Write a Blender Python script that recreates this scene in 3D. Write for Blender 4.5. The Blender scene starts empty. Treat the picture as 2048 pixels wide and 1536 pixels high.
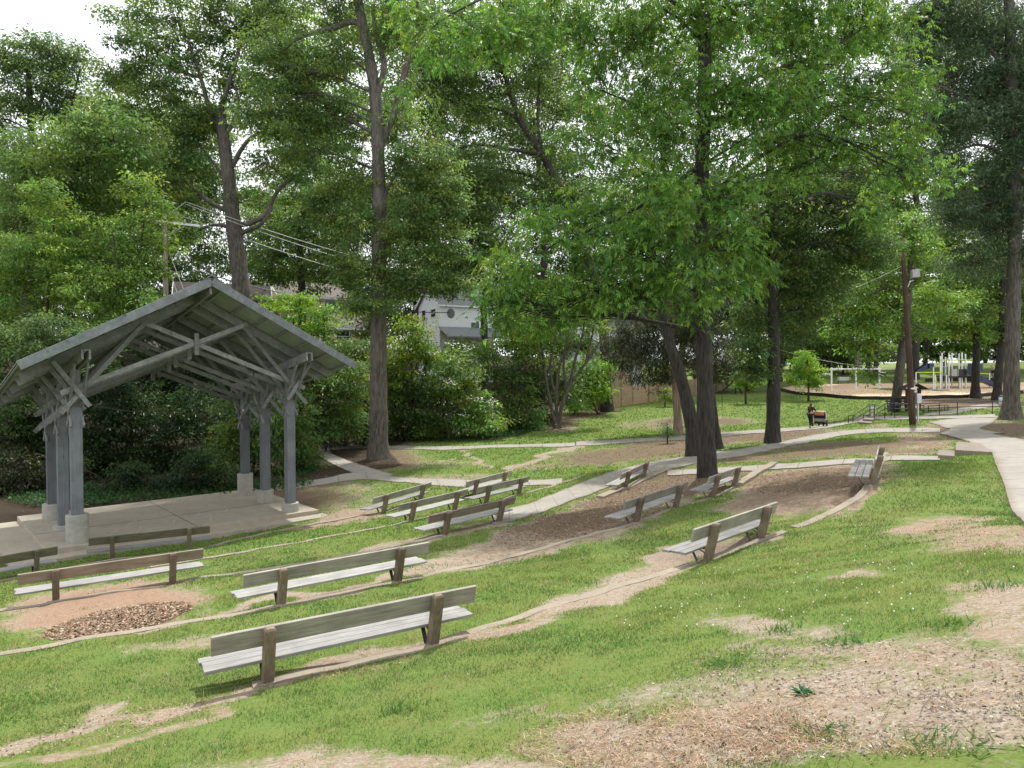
import bpy, math, random
import numpy as np
from mathutils import Vector, Matrix
rng = np.random.default_rng(7)
random.seed(7)
sc = bpy.context.scene
COL = sc.collection
pi = math.pi

# ------------------------------------------------------------------ camera
F, HOR, CZ = 1390.0, 732.0, 6.0
TH = math.atan((768-HOR)/F)
ct, st = math.cos(TH), math.sin(TH)
cam = bpy.data.cameras.new('camera'); co = bpy.data.objects.new('camera', cam); COL.objects.link(co)
cam.sensor_width = 36; cam.lens = 36*F/2048; cam.clip_end = 2000; cam.clip_start = .05
co.location = (0, 0, CZ); co.rotation_euler = (pi/2-TH, 0, 0)
sc.camera = co

def ray(px, py):
    a, b = (px-1024)/F, (768-py)/F
    return np.array([a, ct+b*st, -st+b*ct])
def P(px, py, drop):                      # pixel + metres below the eye
    d = ray(px, py); return d*(drop/-d[2])+np.array([0, 0, CZ])
def D(px, py, y):                         # pixel + distance along Y
    d = ray(px, py); return d*(y/d[1])+np.array([0, 0, CZ])
def pix(x, y, z):
    dz = z-CZ; dd = y*ct-dz*st; up = y*st+dz*ct
    dd = np.where(dd < .2, .2, dd)
    return 1024+F*x/dd, 768-F*up/dd

# ------------------------------------------------------------------ terrain
ctl = []
def c3(p): ctl.append((p[0], p[1], p[2]))
for q in [(535,1365,3.55),(865,1290,3.55),(1060,1225,3.54),(1240,1172,3.52),(1415,1120,3.5),(1520,1080,3.42),(1590,1055,3.32),(1690,1010,3.1),(1745,962,2.88),
  (0,1485,3.55),(240,1425,3.55),(562,1210,4.15),(795,1163,4.15),(1040,1115,4.15),(1270,1045,4.12),(1352,1015,4.1),(1430,992,4.08),(1470,972,4.0),(1545,930,3.75),(0,1310,4.15),(280,1262,4.15),
  (112,1203,4.75),(345,1165,4.75),(600,1130,4.75),(889,1069,4.75),(998,1047,4.75),(1248,978,4.6),(1290,958,4.58),
  (414,1116,5.2),(640,1076,5.2),(822,1041,5.2),(909,1019,5.2),(972,1006,5.15),(1037,990,5.1),
  (68,1150,5.55),(225,1118,5.55),(378,1100,5.55),(640,1045,5.55),(767,1024,5.5),(841,1002,5.45),(955,990,5.3),
  (1415,952,4.1),(1600,985,3.6),(1730,925,3.3),(1870,918,3.12),(1980,906,2.95),(2040,1015,2.85),(1340,945,4.35),(1500,940,3.85),
  (1090,1010,4.85),(1180,950,4.85),(1300,920,4.65),(1500,885,4.2),(1700,865,3.75),(1850,860,3.4),(1385,910,4.45),(1545,885,4.15),
  (720,960,5.5),(640,905,5.6),(950,968,5.3),(1100,965,5.0),(757,916,5.45),(640,895,5.6),(900,895,5.4),(1150,890,5.1),(1400,870,4.75),(1560,860,4.45),(1640,852,4.25),(1700,840,4.0),
  (800,880,5.4),(960,870,5.3),(1115,855,5.05),(1230,810,4.3),(1320,805,4.1),(1450,780,3.3),(1500,800,3.8),(1617,803,3.7),(1492,808,3.9),
  (1580,778,3.0),(1660,790,3.2),(1750,795,3.2),(1880,795,3.1),(2000,785,2.8),(1660,770,2.6),(1900,757,1.9),(2040,757,1.8),(1715,748,1.8),
  (1760,838,3.6),(1990,830,3.2),(2022,838,3.05),(1826,848,3.4),(1950,793,3.0),(1800,822,3.4),(1357,868,4.75),(2040,880,2.9),
  (650,1030,5.62),(600,985,5.62),(680,990,5.58)]:
    c3(P(*q))
for x, y, dr in [(0,0,1.65),(-4,0,2.2),(4,0,1.25),(-4,4,2.95),(-9,4,3.3),(4,4,1.75),(0,4,2.55),(8,4,1.35),(8,9,2.05),(12,14,2.75),(14,18,2.8),(0,-6,.9),(8,-6,.8),(-8,-6,2.2),(-16,4,3.9),(20,10,2.2),(20,20,2.7),(20,0,1),
  (-20,24,5.8),(-25,15,5.6),(-30,30,5.7),(-20,36,5.6),(-28,42,5.2),(-12,50,5.4),(-40,50,3.5),(-22,55,3.8),(-12,62,4.2),(-30,68,1.0),(-60,60,0),(-20,80,0.2),(-50,100,-3),(-10,95,.2),(5,80,3.4),(8,100,1.6),(25,110,1.8),
  (-14.2,20.8,5.82),(-12,22.3,5.82),(-9.5,24.2,5.8),(-7.5,26.2,5.72),(-17.5,25,5.85),(-14,28,5.8),(-9,31,5.7),
  (60,50,2.6),(60,90,1.6),(45,130,.4),(90,130,-.5),(0,130,-1.5),(100,20,1.5),(80,-6,.5),(-60,10,5),(-60,-6,4),(-90,140,-6),(110,140,-1)]:
    c3((x, y, CZ-dr))
C = np.array(ctl); cx, cy = C[:, :2]/50, C[:, 2]
def phi(r2): return np.where(r2 > 1e-12, .5*r2*np.log(np.maximum(r2, 1e-12)), 0)
n = len(cx)
d2_ = ((cx[:, None]-cx[None])**2).sum(-1)
A = np.zeros((n+3, n+3)); A[:n, :n] = phi(d2_)+np.eye(n)*2e-4
A[:n, n] = 1; A[:n, n+1:] = cx; A[n, :n] = 1; A[n+1:, :n] = cx.T
W_ = np.linalg.solve(A, np.concatenate([cy, np.zeros(3)]))
KERBS = []
def H(x, y):
    x = np.asarray(x, float); y = np.asarray(y, float); sh = np.broadcast(x, y).shape
    xx = np.clip(np.broadcast_to(x, sh).ravel(), -95, 115)/50; yy = np.clip(np.broadcast_to(y, sh).ravel(), -8, 145)/50
    out = W_[n]+W_[n+1]*xx+W_[n+2]*yy
    for s in range(0, len(xx), 40000):
        e = slice(s, s+40000)
        r2 = (xx[e, None]-cx[None, :, 0])**2+(yy[e, None]-cx[None, :, 1])**2
        out[e] += phi(r2)@W_[:n]
    X = xx*50; Y = yy*50
    out += .018*np.sin(X*2.1+1.3*np.sin(Y*1.1))*np.sin(Y*2.7+X*.6)+.012*np.sin(X*5.3+Y*3.1)*np.sin(Y*4.7-X*2)
    for (W2, depth, reach) in KERBS:          # the ground drops a little on the downhill side of each kerb
        near = (X > W2[:, 0].min()-3) & (X < W2[:, 0].max()+3) & (Y > W2[:, 1].min()-3) & (Y < W2[:, 1].max()+3)
        if not near.any(): continue
        xs, ys_ = X[near], Y[near]; best = np.full(len(xs), 1e9); sgn = np.zeros(len(xs)); endf = np.zeros(len(xs)); m_ = len(W2)-1
        for i in range(m_):
            a = W2[i]; d = W2[i+1]-a; l2 = d@d; t = ((xs-a[0])*d[0]+(ys_-a[1])*d[1])/l2; tc_ = np.clip(t, 0, 1)
            ex = xs-a[0]-tc_*d[0]; ey = ys_-a[1]-tc_*d[1]; dist = np.hypot(ex, ey); u = dist < best
            best = np.where(u, dist, best); sgn = np.where(u, -d[1]*ex+d[0]*ey, sgn); pos = (i+tc_)/m_
            endf = np.where(u, np.clip(pos*8, 0, 1)*np.clip((1-pos)*8, 0, 1), endf)
        dn = best*np.sign(sgn); out[near] -= depth*np.clip((dn+.05)/.14, 0, 1)*np.exp(-np.maximum(dn, 0)/reach)*endf
    return out.reshape(sh)
def h1(x, y): return float(H(np.array([x]), np.array([y]))[0])
_ts = np.concatenate([np.arange(2, 40, .1), np.arange(40, 200, .4)])
def G(px, py):                            # pixel -> point on the ground
    d = ray(px, py); p = d[None]*(_ts/d[1])[:, None]; z = p[:, 2]+CZ-H(p[:, 0], p[:, 1])
    i = np.argmax(z < 0)
    if i == 0: i = len(_ts)-1
    a, b = z[i-1], z[i]; t = _ts[i-1]+(_ts[i]-_ts[i-1])*a/(a-b+1e-9)
    q = d*(t/d[1]); return np.array([q[0], q[1], h1(q[0], q[1])])

# ------------------------------------------------------------------ noise (numpy)
def vnoise(x, y, s, seed):
    r = np.random.default_rng(seed); T = r.random((256, 256))
    x = x/s; y = y/s; ix = np.floor(x).astype(int); iy = np.floor(y).astype(int); fx = x-ix; fy = y-iy
    fx = fx*fx*(3-2*fx); fy = fy*fy*(3-2*fy)
    g = lambda a, b: T[a % 256, b % 256]
    return (g(ix, iy)*(1-fx)+g(ix+1, iy)*fx)*(1-fy)+(g(ix, iy+1)*(1-fx)+g(ix+1, iy+1)*fx)*fy
def fbm(x, y, s, seed): return .5*vnoise(x, y, s, seed)+.3*vnoise(x, y, s*.45, seed+1)+.2*vnoise(x, y, s*.2, seed+2)

# ------------------------------------------------------------------ ground cover fields
def seg_d(px, py, pts):
    d = np.full(px.shape, 1e9)
    for (x0, y0), (x1, y1) in zip(pts[:-1], pts[1:]):
        dx, dy = x1-x0, y1-y0; t = np.clip(((px-x0)*dx+(py-y0)*dy)/(dx*dx+dy*dy), 0, 1)
        d = np.minimum(d, np.hypot(px-x0-t*dx, (py-y0-t*dy)*1.6))
    return d
# ellipses on the slope: cx, cy, rx, ry, tilt(dy/dx), grass, mulch, red
ELL = [(1800,1405,520,100,0,.28,.16,.1),(1330,1485,330,66,.0,.30,.25,.12),(800,1545,420,45,0,.3,.1,.2),(1960,1330,160,50,.1,.3,.3,.1),(2020,1230,120,60,.2,.25,.2,.2),
 (1930,1070,190,36,.02,.38,.1,.6),(1820,1062,70,14,0,.3,.05,.6),(200,1222,215,50,-.12,.0,.1,1),(240,1246,120,20,-.2,.0,.95,.3),
 (1190,1185,150,26,-.28,.08,.1,.1),(1000,1262,110,16,-.3,.15,.2,.1),(760,1325,150,16,-.22,.1,.3,.2),(620,1345,200,14,-.2,.3,.3,.2),(1390,1118,120,24,-.3,.1,.25,.25),(1500,1090,70,12,-.4,.2,.3,.2),
 (1090,1080,210,36,-.22,.08,.45,.15),(1180,1030,180,32,-.25,.06,.7,.15),(950,1122,130,20,-.22,.2,.2,.1),(1290,985,110,30,-.2,.05,.9,.2),(1380,965,130,26,-.1,.0,.95,.3),
 (1630,960,170,32,-.08,.0,.6,.75),(1560,1000,130,30,-.1,.03,.45,.5),(1700,985,60,30,-.4,.0,.6,.7),(1480,915,110,9,-.12,.3,.7,.2),
 (1290,902,200,20,-.12,.25,.8,.1),(1120,930,110,9,-.1,.5,.5,.1),(1500,874,190,12,-.07,.1,.75,.1),(1700,893,170,10,-.05,.1,.8,.35),(1620,908,200,8,-.06,.3,.7,.3),(1850,885,60,14,.1,.05,.5,.6),(1800,905,110,9,0,.15,.6,.5),
 (757,926,90,12,0,.1,.8,.1),(900,955,110,7,0,.5,.4,.1),(690,1032,75,14,-.15,.08,.3,.4),(640,1050,70,8,-.15,.15,.3,.4),(640,1000,40,20,0,.35,.3,.3),(850,925,130,10,0,.6,.25,.1),
 (1400,842,110,9,0,.12,.8,.1),(1300,850,70,8,0,.5,.5,.1),(1960,862,140,20,0,.1,.75,.2),(1920,806,130,14,0,.08,.7,.1),(2010,880,80,12,0,.25,.7,.2),(1790,858,80,7,0,.3,.5,.1),(1840,800,60,10,0,.2,.6,.1),
 (300,985,420,70,0,.0,1,.0),(60,1080,90,40,0,.0,1,.1),(600,890,90,20,0,.25,.9,0),(820,868,190,15,0,.05,1,0),(1010,862,60,9,-.1,.1,1,0),(1170,830,70,10,-.25,.1,1,0),(1110,858,45,5,0,.1,.6,0),
 (1800,1300,320,36,0,.35,.1,.15),(1560,1255,130,20,0,.4,.1,.1),(360,1300,160,16,-.15,.55,.2,.3),(1060,1420,240,26,-.1,.7,.1,.1),(1700,1160,60,10,0,.45,.05,.2),(1330,1145,60,14,-.3,.3,.1,.1)]
LINES = [([(-60,1500),(0,1487),(240,1425),(480,1380)],10,.18,.1,.15),([(-60,1530),(200,1478),(420,1410)],9,.35,.15,.5),([(560,1362),(740,1332),(890,1287),(1060,1228),(1240,1172),(1390,1128),(1560,1072)],7,.18,.2,.2),
 ([(300,1262),(400,1240),(560,1205),(800,1155),(1040,1112),(1230,1052),(1380,1000)],6,.2,.15,.1),([(600,1130),(870,1074),(1010,1045)],7,.3,.3,.1),
 ([(1012,938),(1060,925),(1110,905),(1165,890)],5,.05,.05,.05),([(928,903),(960,922),(985,936)],3.2,.2,.1,.1),([(1700,1005),(1760,940)],16,.1,.5,.6)]
def fields(x, y, z):
    px, py = pix(x, y, z)
    wx = (fbm(x, y, 1.6, 11)-.5); wy = (fbm(x, y, 1.6, 21)-.5)
    sc_ = np.clip(60*12/np.maximum(y, 5), 8, 90)
    px = px+wx*sc_*2.2; py = py+wy*sc_*.8
    g = np.ones(px.shape); m = np.zeros(px.shape); r = np.zeros(px.shape)
    def put(w, gv, mv, rv):
        nonlocal g, m, r
        g = np.minimum(g, 1+(gv-1)*w); m = np.maximum(m, mv*w); r = np.maximum(r, rv*w)
    for (ex, ey, rx, ry, tl, gv, mv, rv) in ELL:
        d = ((px-ex)/rx)**2+((py-ey-(px-ex)*tl)/ry)**2
        put(np.clip(1.3-d*.80, 0, 1)**1.15, gv, mv, rv)
    for (pts, w, gv, mv, rv) in LINES:
        d = seg_d(px, py, pts); put(np.clip(1.6-d/w*.8, 0, 1), gv, mv, rv)
    # woodland floor behind the stage and on the left bank, with its shade painted in
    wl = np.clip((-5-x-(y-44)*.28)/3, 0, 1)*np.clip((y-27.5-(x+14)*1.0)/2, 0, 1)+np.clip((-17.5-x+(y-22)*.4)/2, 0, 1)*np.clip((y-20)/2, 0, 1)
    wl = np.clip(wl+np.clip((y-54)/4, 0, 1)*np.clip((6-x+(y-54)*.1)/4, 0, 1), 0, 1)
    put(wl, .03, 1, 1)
    return g, m, r

# ------------------------------------------------------------------ materials
def mat(name):
    m = bpy.data.materials.new(name); m.use_nodes = True; nt = m.node_tree
    return m, nt, nt.nodes['Principled BSDF'], nt.nodes, nt.links
def ramp(N, L, fac, stops):
    r = N.new('ShaderNodeValToRGB'); e = r.color_ramp.elements
    while len(e) < len(stops): e.new(.5)
    for k, (p, c) in zip(e, stops): k.position = p; k.color = (*c, 1)
    L.new(fac, r.inputs[0]); return r.outputs[0]
def noise(N, L, vec, scale, detail=4, rough=.6):
    t = N.new('ShaderNodeTexNoise'); t.inputs['Scale'].default_value = scale; t.inputs['Detail'].default_value = detail; t.inputs['Roughness'].default_value = rough
    if vec is not None: L.new(vec, t.inputs['Vector'])
    return t.outputs[0]
def mapping(N, L, vec, s):
    k = N.new('ShaderNodeMapping'); k.inputs['Scale'].default_value = s; L.new(vec, k.inputs[0]); return k.outputs[0]
def mixc(N, L, f, a, b, mode='MIX'):
    k = N.new('ShaderNodeMix'); k.data_type = 'RGBA'; k.blend_type = mode
    for s, v in ((k.inputs[0], f), (k.inputs[6], a), (k.inputs[7], b)):
        if isinstance(v, (int, float)): s.default_value = v
        elif isinstance(v, tuple): s.default_value = (*v, 1)
        else: L.new(v, s)
    return k.outputs[2]
def math_(N, L, op, a, b=None, clamp=False):
    k = N.new('ShaderNodeMath'); k.operation = op; k.use_clamp = clamp
    for i, v in enumerate((a, b)):
        if v is None: continue
        if isinstance(v, (int, float)): k.inputs[i].default_value = v
        else: L.new(v, k.inputs[i])
    return k.outputs[0]
def bump(N, L, bs, h, s, d=.02):
    b = N.new('ShaderNodeBump'); b.inputs['Strength'].default_value = s; b.inputs['Distance'].default_value = d
    L.new(h, b.inputs['Height']); L.new(b.outputs[0], bs.inputs['Normal'])
def coord(N, which='Object'):
    return N.new('ShaderNodeTexCoord').outputs[which]

def m_plain(name, c, rough=.7, var=.25, scale=6, metal=0):
    m, nt, b, N, L = mat(name); v = coord(N)
    f = noise(N, L, v, scale, 5)
    col = ramp(N, L, f, [(.3, tuple(x*(1-var) for x in c)), (.7, tuple(min(1, x*(1+var)) for x in c))])
    L.new(col, b.inputs['Base Color']); b.inputs['Roughness'].default_value = rough; b.inputs['Metallic'].default_value = metal
    return m
def m_wood(name, dark, light, stretch=(1.2, 22, 22), rough=.85, bmp=.5):
    m, nt, b, N, L = mat(name); v = coord(N)
    oi = N.new('ShaderNodeObjectInfo'); va = N.new('ShaderNodeVectorMath'); va.operation = 'ADD'
    L.new(v, va.inputs[0]); L.new(oi.outputs['Location'], va.inputs[1])
    g = noise(N, L, mapping(N, L, va.outputs[0], stretch), 1.6, 8, .7)
    st_ = noise(N, L, va.outputs[0], 2.3, 4)
    kn = noise(N, L, mapping(N, L, va.outputs[0], tuple(max(.7, s*.25) for s in stretch)), 3.1, 2)
    c = ramp(N, L, g, [(.3, dark), (.52, tuple((a+b_)/2 for a, b_ in zip(dark, light))), (.7, light)])
    c = mixc(N, L, math_(N, L, 'MULTIPLY', ramp(N, L, st_, [(.42, (0, 0, 0)), (.7, (1, 1, 1))]), .45), c, tuple(x*.55 for x in dark))
    c = mixc(N, L, ramp(N, L, kn, [(.7, (0, 0, 0)), (.76, (1, 1, 1))]), c, tuple(x*.4 for x in dark))
    hs = N.new('ShaderNodeHueSaturation'); L.new(c, hs.inputs['Color'])
    L.new(math_(N, L, 'ADD', math_(N, L, 'MULTIPLY', oi.outputs['Random'], .45), .78), hs.inputs['Value'])
    L.new(hs.outputs[0], b.inputs['Base Color']); b.inputs['Roughness'].default_value = rough
    bump(N, L, b, g, bmp, .006); return m
def m_concrete(name, c, joint=0, rough=.9, sc_=1.0):
    m, nt, b, N, L = mat(name); v = coord(N)
    a = noise(N, L, v, .7*sc_, 6, .65); f = noise(N, L, v, 45*sc_, 3); s = noise(N, L, v, 4*sc_, 6, .7)
    col = ramp(N, L, a, [(.3, tuple(x*.72 for x in c)), (.5, c), (.72, tuple(x*1.15 for x in c))])
    col = mixc(N, L, .35, col, ramp(N, L, s, [(.35, tuple(x*.5 for x in c)), (.6, tuple(x*1.1 for x in c))]))
    col = mixc(N, L, .25, col, ramp(N, L, f, [(.3, (.08, .075, .06)), (.6, c)]))
    if joint:
        u = N.new('ShaderNodeUVMap'); sp = N.new('ShaderNodeSeparateXYZ'); L.new(u.outputs[0], sp.inputs[0])
        w = math_(N, L, 'ABSOLUTE', math_(N, L, 'SUBTRACT', math_(N, L, 'FRACT', math_(N, L, 'DIVIDE', sp.outputs[0], joint)), .5))
        j = math_(N, L, 'LESS_THAN', w, .012/joint*1.3)
        col = mixc(N, L, math_(N, L, 'MULTIPLY', j, .75), col, (.06, .05, .04))
        # dirt creeping in from the sides
        e = math_(N, L, 'ABSOLUTE', math_(N, L, 'SUBTRACT', sp.outputs[1], .5))
        e2 = math_(N, L, 'ADD', e, math_(N, L, 'MULTIPLY', math_(N, L, 'SUBTRACT', s, .5), .35))
        col = mixc(N, L, math_(N, L, 'MULTIPLY', ramp(N, L, e2, [(.40, (0, 0, 0)), (.52, (1, 1, 1))]), .6), col, (.13, .085, .05))
    L.new(col, b.inputs['Base Color']); b.inputs['Roughness'].default_value = rough
    bump(N, L, b, f, .25, .004); return m
def m_bark(name, dark, light, st_=(9, 9, 1.3)):
    m, nt, b, N, L = mat(name); v = coord(N)
    g = noise(N, L, mapping(N, L, v, st_), 1.5, 6, .65); s = noise(N, L, v, .8, 4)
    c = ramp(N, L, g, [(.38, dark), (.62, light)])
    c = mixc(N, L, ramp(N, L, s, [(.5, (0, 0, 0)), (.75, (.5, .5, .5))]), c, tuple(x*1.25+.01 for x in light))
    L.new(c, b.inputs['Base Color']); b.inputs['Roughness'].default_value = .95
    bump(N, L, b, g, .9, .05); return m
def m_leaf(name, trans=.5, rough=.45, spec=.35):
    m, nt, b, N, L = mat(name)
    at = N.new('ShaderNodeAttribute'); at.attribute_name = 'Col'
    L.new(at.outputs[0], b.inputs['Base Color']); b.inputs['Roughness'].default_value = rough
    b.inputs['Specular IOR Level'].default_value = spec
    t = N.new('ShaderNodeBsdfTranslucent'); hs = N.new('ShaderNodeHueSaturation'); hs.inputs['Hue'].default_value = .485; hs.inputs['Saturation'].default_value = 1.1; hs.inputs['Value'].default_value = 1.5
    L.new(at.outputs[0], hs.inputs['Color']); L.new(hs.outputs[0], t.inputs[0])
    mx = N.new('ShaderNodeMixShader'); mx.inputs[0].default_value = trans
    L.new(b.outputs[0], mx.inputs[1]); L.new(t.outputs[0], mx.inputs[2])
    L.new(mx.outputs[0], N['Material Output'].inputs[0]); return m

M = {}
M['backrest'] = m_wood('weathered_backrest_wood', (.18, .163, .138), (.39, .365, .32))
M['seat'] = m_wood('silvery_seat_wood', (.175, .168, .158), (.345, .335, .318))
M['post'] = m_wood('brown_post_wood', (.115, .085, .057), (.26, .20, .14), (20, 20, 1.5))
M['dark_board'] = m_wood('dark_mossy_wood', (.06, .052, .034), (.17, .145, .10))
M['brown_board'] = m_wood('brown_patchy_wood', (.15, .118, .088), (.31, .255, .195), (1.2, 12, 12))
M['iron'] = m_plain('black_iron', (.015, .015, .017), .5)
M['pav_wood'] = m_wood('grey_pavilion_wood', (.135, .138, .135), (.275, .282, .278), (5, 5, 5), bmp=.25)
M['fascia'] = m_wood('bluish_fascia_wood', (.13, .145, .155), (.26, .28, .29), (4, 4, 4), bmp=.2)
M['col_paint'] = m_wood('blue_grey_column_paint', (.125, .136, .152), (.20, .212, .228), (16, 16, .5), bmp=.4)
M['roof_sheet'] = m_plain('roof_sheet_metal', (.20, .23, .20), .6, .2, 2)
M['roof_top'] = m_plain('roof_top_grey', (.16, .16, .155), .8, .3, 3)
M['stage'] = m_concrete('stage_concrete', (.345, .30, .235))
M['base'] = m_concrete('column_base_concrete', (.36, .35, .31), sc_=1.6)
M['path'] = m_concrete('path_concrete', (.29, .265, .23), joint=1.5)
M['kerb'] = m_concrete('kerb_concrete', (.27, .225, .17), sc_=1.8)
M['chalk'] = m_plain('white_chalk', (.42, .40, .36), .95, .3, 20)
M['bark_dark'] = m_bark('dark_bark', (.012, .010, .008), (.054, .046, .039))
M['bark_grey'] = m_bark('grey_oak_bark', (.04, .034, .028), (.135, .117, .098))
M['bark_pale'] = m_bark('pale_bark', (.12, .10, .085), (.30, .265, .23), (5, 5, 1.5))
M['bark_red'] = m_bark('reddish_cedar_bark', (.13, .085, .06), (.33, .235, .18), (14, 14, .8))
M['leaf'] = m_leaf('broad_leaf')
M['needle'] = m_leaf('needle_leaf', .15, .6, .2)
M['grassm'] = m_leaf('grass_blade', .3, .55, .25)
M['petal'] = m_plain('white_petal', (.75, .75, .68), .8, .1)
M['white'] = m_plain('white_paint', (.75, .76, .77), .5, .06)
M['steel'] = m_plain('galvanised_steel', (.55, .57, .58), .4, .1, 6, .3)
M['wire'] = m_plain('pale_cable', (.5, .5, .5), .5)
M['dkwire'] = m_plain('dark_cable', (.05, .05, .05), .6)
M['pole'] = m_bark('creosote_pole', (.04, .024, .017), (.10, .06, .045), (14, 14, .6))
M['pole_grey'] = m_bark('weathered_pole', (.16, .13, .10), (.32, .27, .21), (14, 14, .6))
M['fence'] = m_wood('brown_fence_board', (.24, .16, .10), (.40, .29, .19), (1, 1, 8))
M['black'] = m_plain('black_cloth', (.012, .012, .014), .9, .2)
M['skin'] = m_plain('skin', (.45, .25, .17), .6, .05)
M['hair'] = m_plain('auburn_hair', (.10, .03, .015), .7, .3, 30)
M['dkhair'] = m_plain('dark_hair', (.02, .015, .012), .7, .3, 30)
M['yellow'] = m_plain('yellow_fabric', (.62, .42, .05), .6, .1)
M['tanbag'] = m_plain('tan_bag', (.42, .17, .07), .8, .15)
M['greyfab'] = m_plain('grey_fabric', (.35, .33, .33), .8, .2)
M['navy'] = m_plain('navy_plastic', (.012, .03, .085), .3, .1)
M['lime'] = m_plain('lime_paint', (.45, .58, .06), .4, .08)
M['glass'] = m_plain('dark_window_glass', (.03, .04, .05), .08, .1)
M['rubber'] = m_plain('tyre_rubber', (.02, .02, .02), .8)
M['chips'] = m_plain('wood_chip_surface', (.62, .44, .29), .95, .3, 9)
M['edging'] = m_plain('black_edging', (.018, .013, .011), .8)
M['shingle'] = m_plain('roof_shingle', (.14, .115, .105), .9, .3, 5)
M['dkshingle'] = m_plain('dark_roof_shingle', (.05, .035, .033), .9, .3, 5)
M['greyshingle'] = m_plain('grey_roof_shingle', (.20, .21, .22), .9, .2, 5)
M['bulb'] = m_plain('bulb_glass', (.7, .68, .6), .2, .05)
M['bin'] = m_plain('pale_bin_plastic', (.55, .62, .66), .5, .1)
M['dkbin'] = m_plain('dark_bin', (.02, .022, .02), .6)
def m_siding(name, c, pitch):
    m, nt, b, N, L = mat(name); v = coord(N)
    sp = N.new('ShaderNodeSeparateXYZ'); L.new(v, sp.inputs[0])
    f = math_(N, L, 'FRACT', math_(N, L, 'DIVIDE', sp.outputs[2], pitch))
    d = ramp(N, L, f, [(0, (0, 0, 0)), (.10, (1, 1, 1))])
    col = mixc(N, L, d, tuple(x*.45 for x in c), ramp(N, L, noise(N, L, v, 1.2, 4), [(.3, tuple(x*.9 for x in c)), (.7, c)]))
    L.new(col, b.inputs['Base Color']); b.inputs['Roughness'].default_value = .7
    bump(N, L, b, f, .6, .03); return m
M['tan_siding'] = m_siding('tan_lap_siding', (.66, .52, .29), .26)
M['white_siding'] = m_siding('white_lap_siding', (.80, .83, .86), .24)
M['dark_siding'] = m_siding('dark_lap_siding', (.10, .07, .065), .22)

# ------------------------------------------------------------------ object helpers
def tag(o, label=None, cat=None, group=None, kind=None):
    if label: o['label'] = label
    if cat: o['category'] = cat
    if group: o['group'] = group
    if kind: o['kind'] = kind
    return o
def empty(name, loc=(0, 0, 0), rz=0, label=None, cat=None, group=None):
    o = bpy.data.objects.new(name, None); COL.objects.link(o); o.location = loc; o.rotation_euler = (0, 0, rz); o.empty_display_size = .2
    return tag(o, label, cat, group)
def mk(name, V, Fs, m, parent=None, smooth=False, uv=None):
    me = bpy.data.meshes.new(name)
    me.from_pydata([tuple(map(float, v)) for v in V], [], [tuple(map(int, f)) for f in Fs]); me.update()
    if smooth: me.polygons.foreach_set('use_smooth', [True]*len(me.polygons))
    if uv is not None:
        l = me.uv_layers.new(name='UVMap'); idx = np.zeros(len(me.loops), int); me.loops.foreach_get('vertex_index', idx)
        l.data.foreach_set('uv', np.asarray(uv, np.float32)[idx].ravel())
    o = bpy.data.objects.new(name, me); COL.objects.link(o); me.materials.append(m)
    if parent is not None: o.parent = parent
    return o
def mk_np(name, V, idx, k, m, parent=None, col=None, smooth=False):
    """V (n,3); idx flat polygon vertex indices, k verts per polygon"""
    me = bpy.data.meshes.new(name); V = np.asarray(V, np.float32); idx = np.asarray(idx, np.int32).ravel(); nf = len(idx)//k
    me.vertices.add(len(V)); me.vertices.foreach_set('co', V.ravel())
    me.loops.add(len(idx)); me.loops.foreach_set('vertex_index', idx)
    me.polygons.add(nf); me.polygons.foreach_set('loop_start', np.arange(nf, dtype=np.int32)*k)
    try: me.polygons.foreach_set('loop_total', np.full(nf, k, np.int32))
    except Exception: pass
    if smooth: me.polygons.foreach_set('use_smooth', np.ones(nf, bool))
    if col is not None:
        a = me.color_attributes.new('Col', 'FLOAT_COLOR', 'POINT')
        c4 = np.ones((len(V), 4), np.float32); c4[:, :3] = col; a.data.foreach_set('color', c4.ravel())
    me.update(calc_edges=True); me.validate()
    o = bpy.data.objects.new(name, me); COL.objects.link(o); me.materials.append(m)
    if parent is not None: o.parent = parent
    return o
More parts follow.
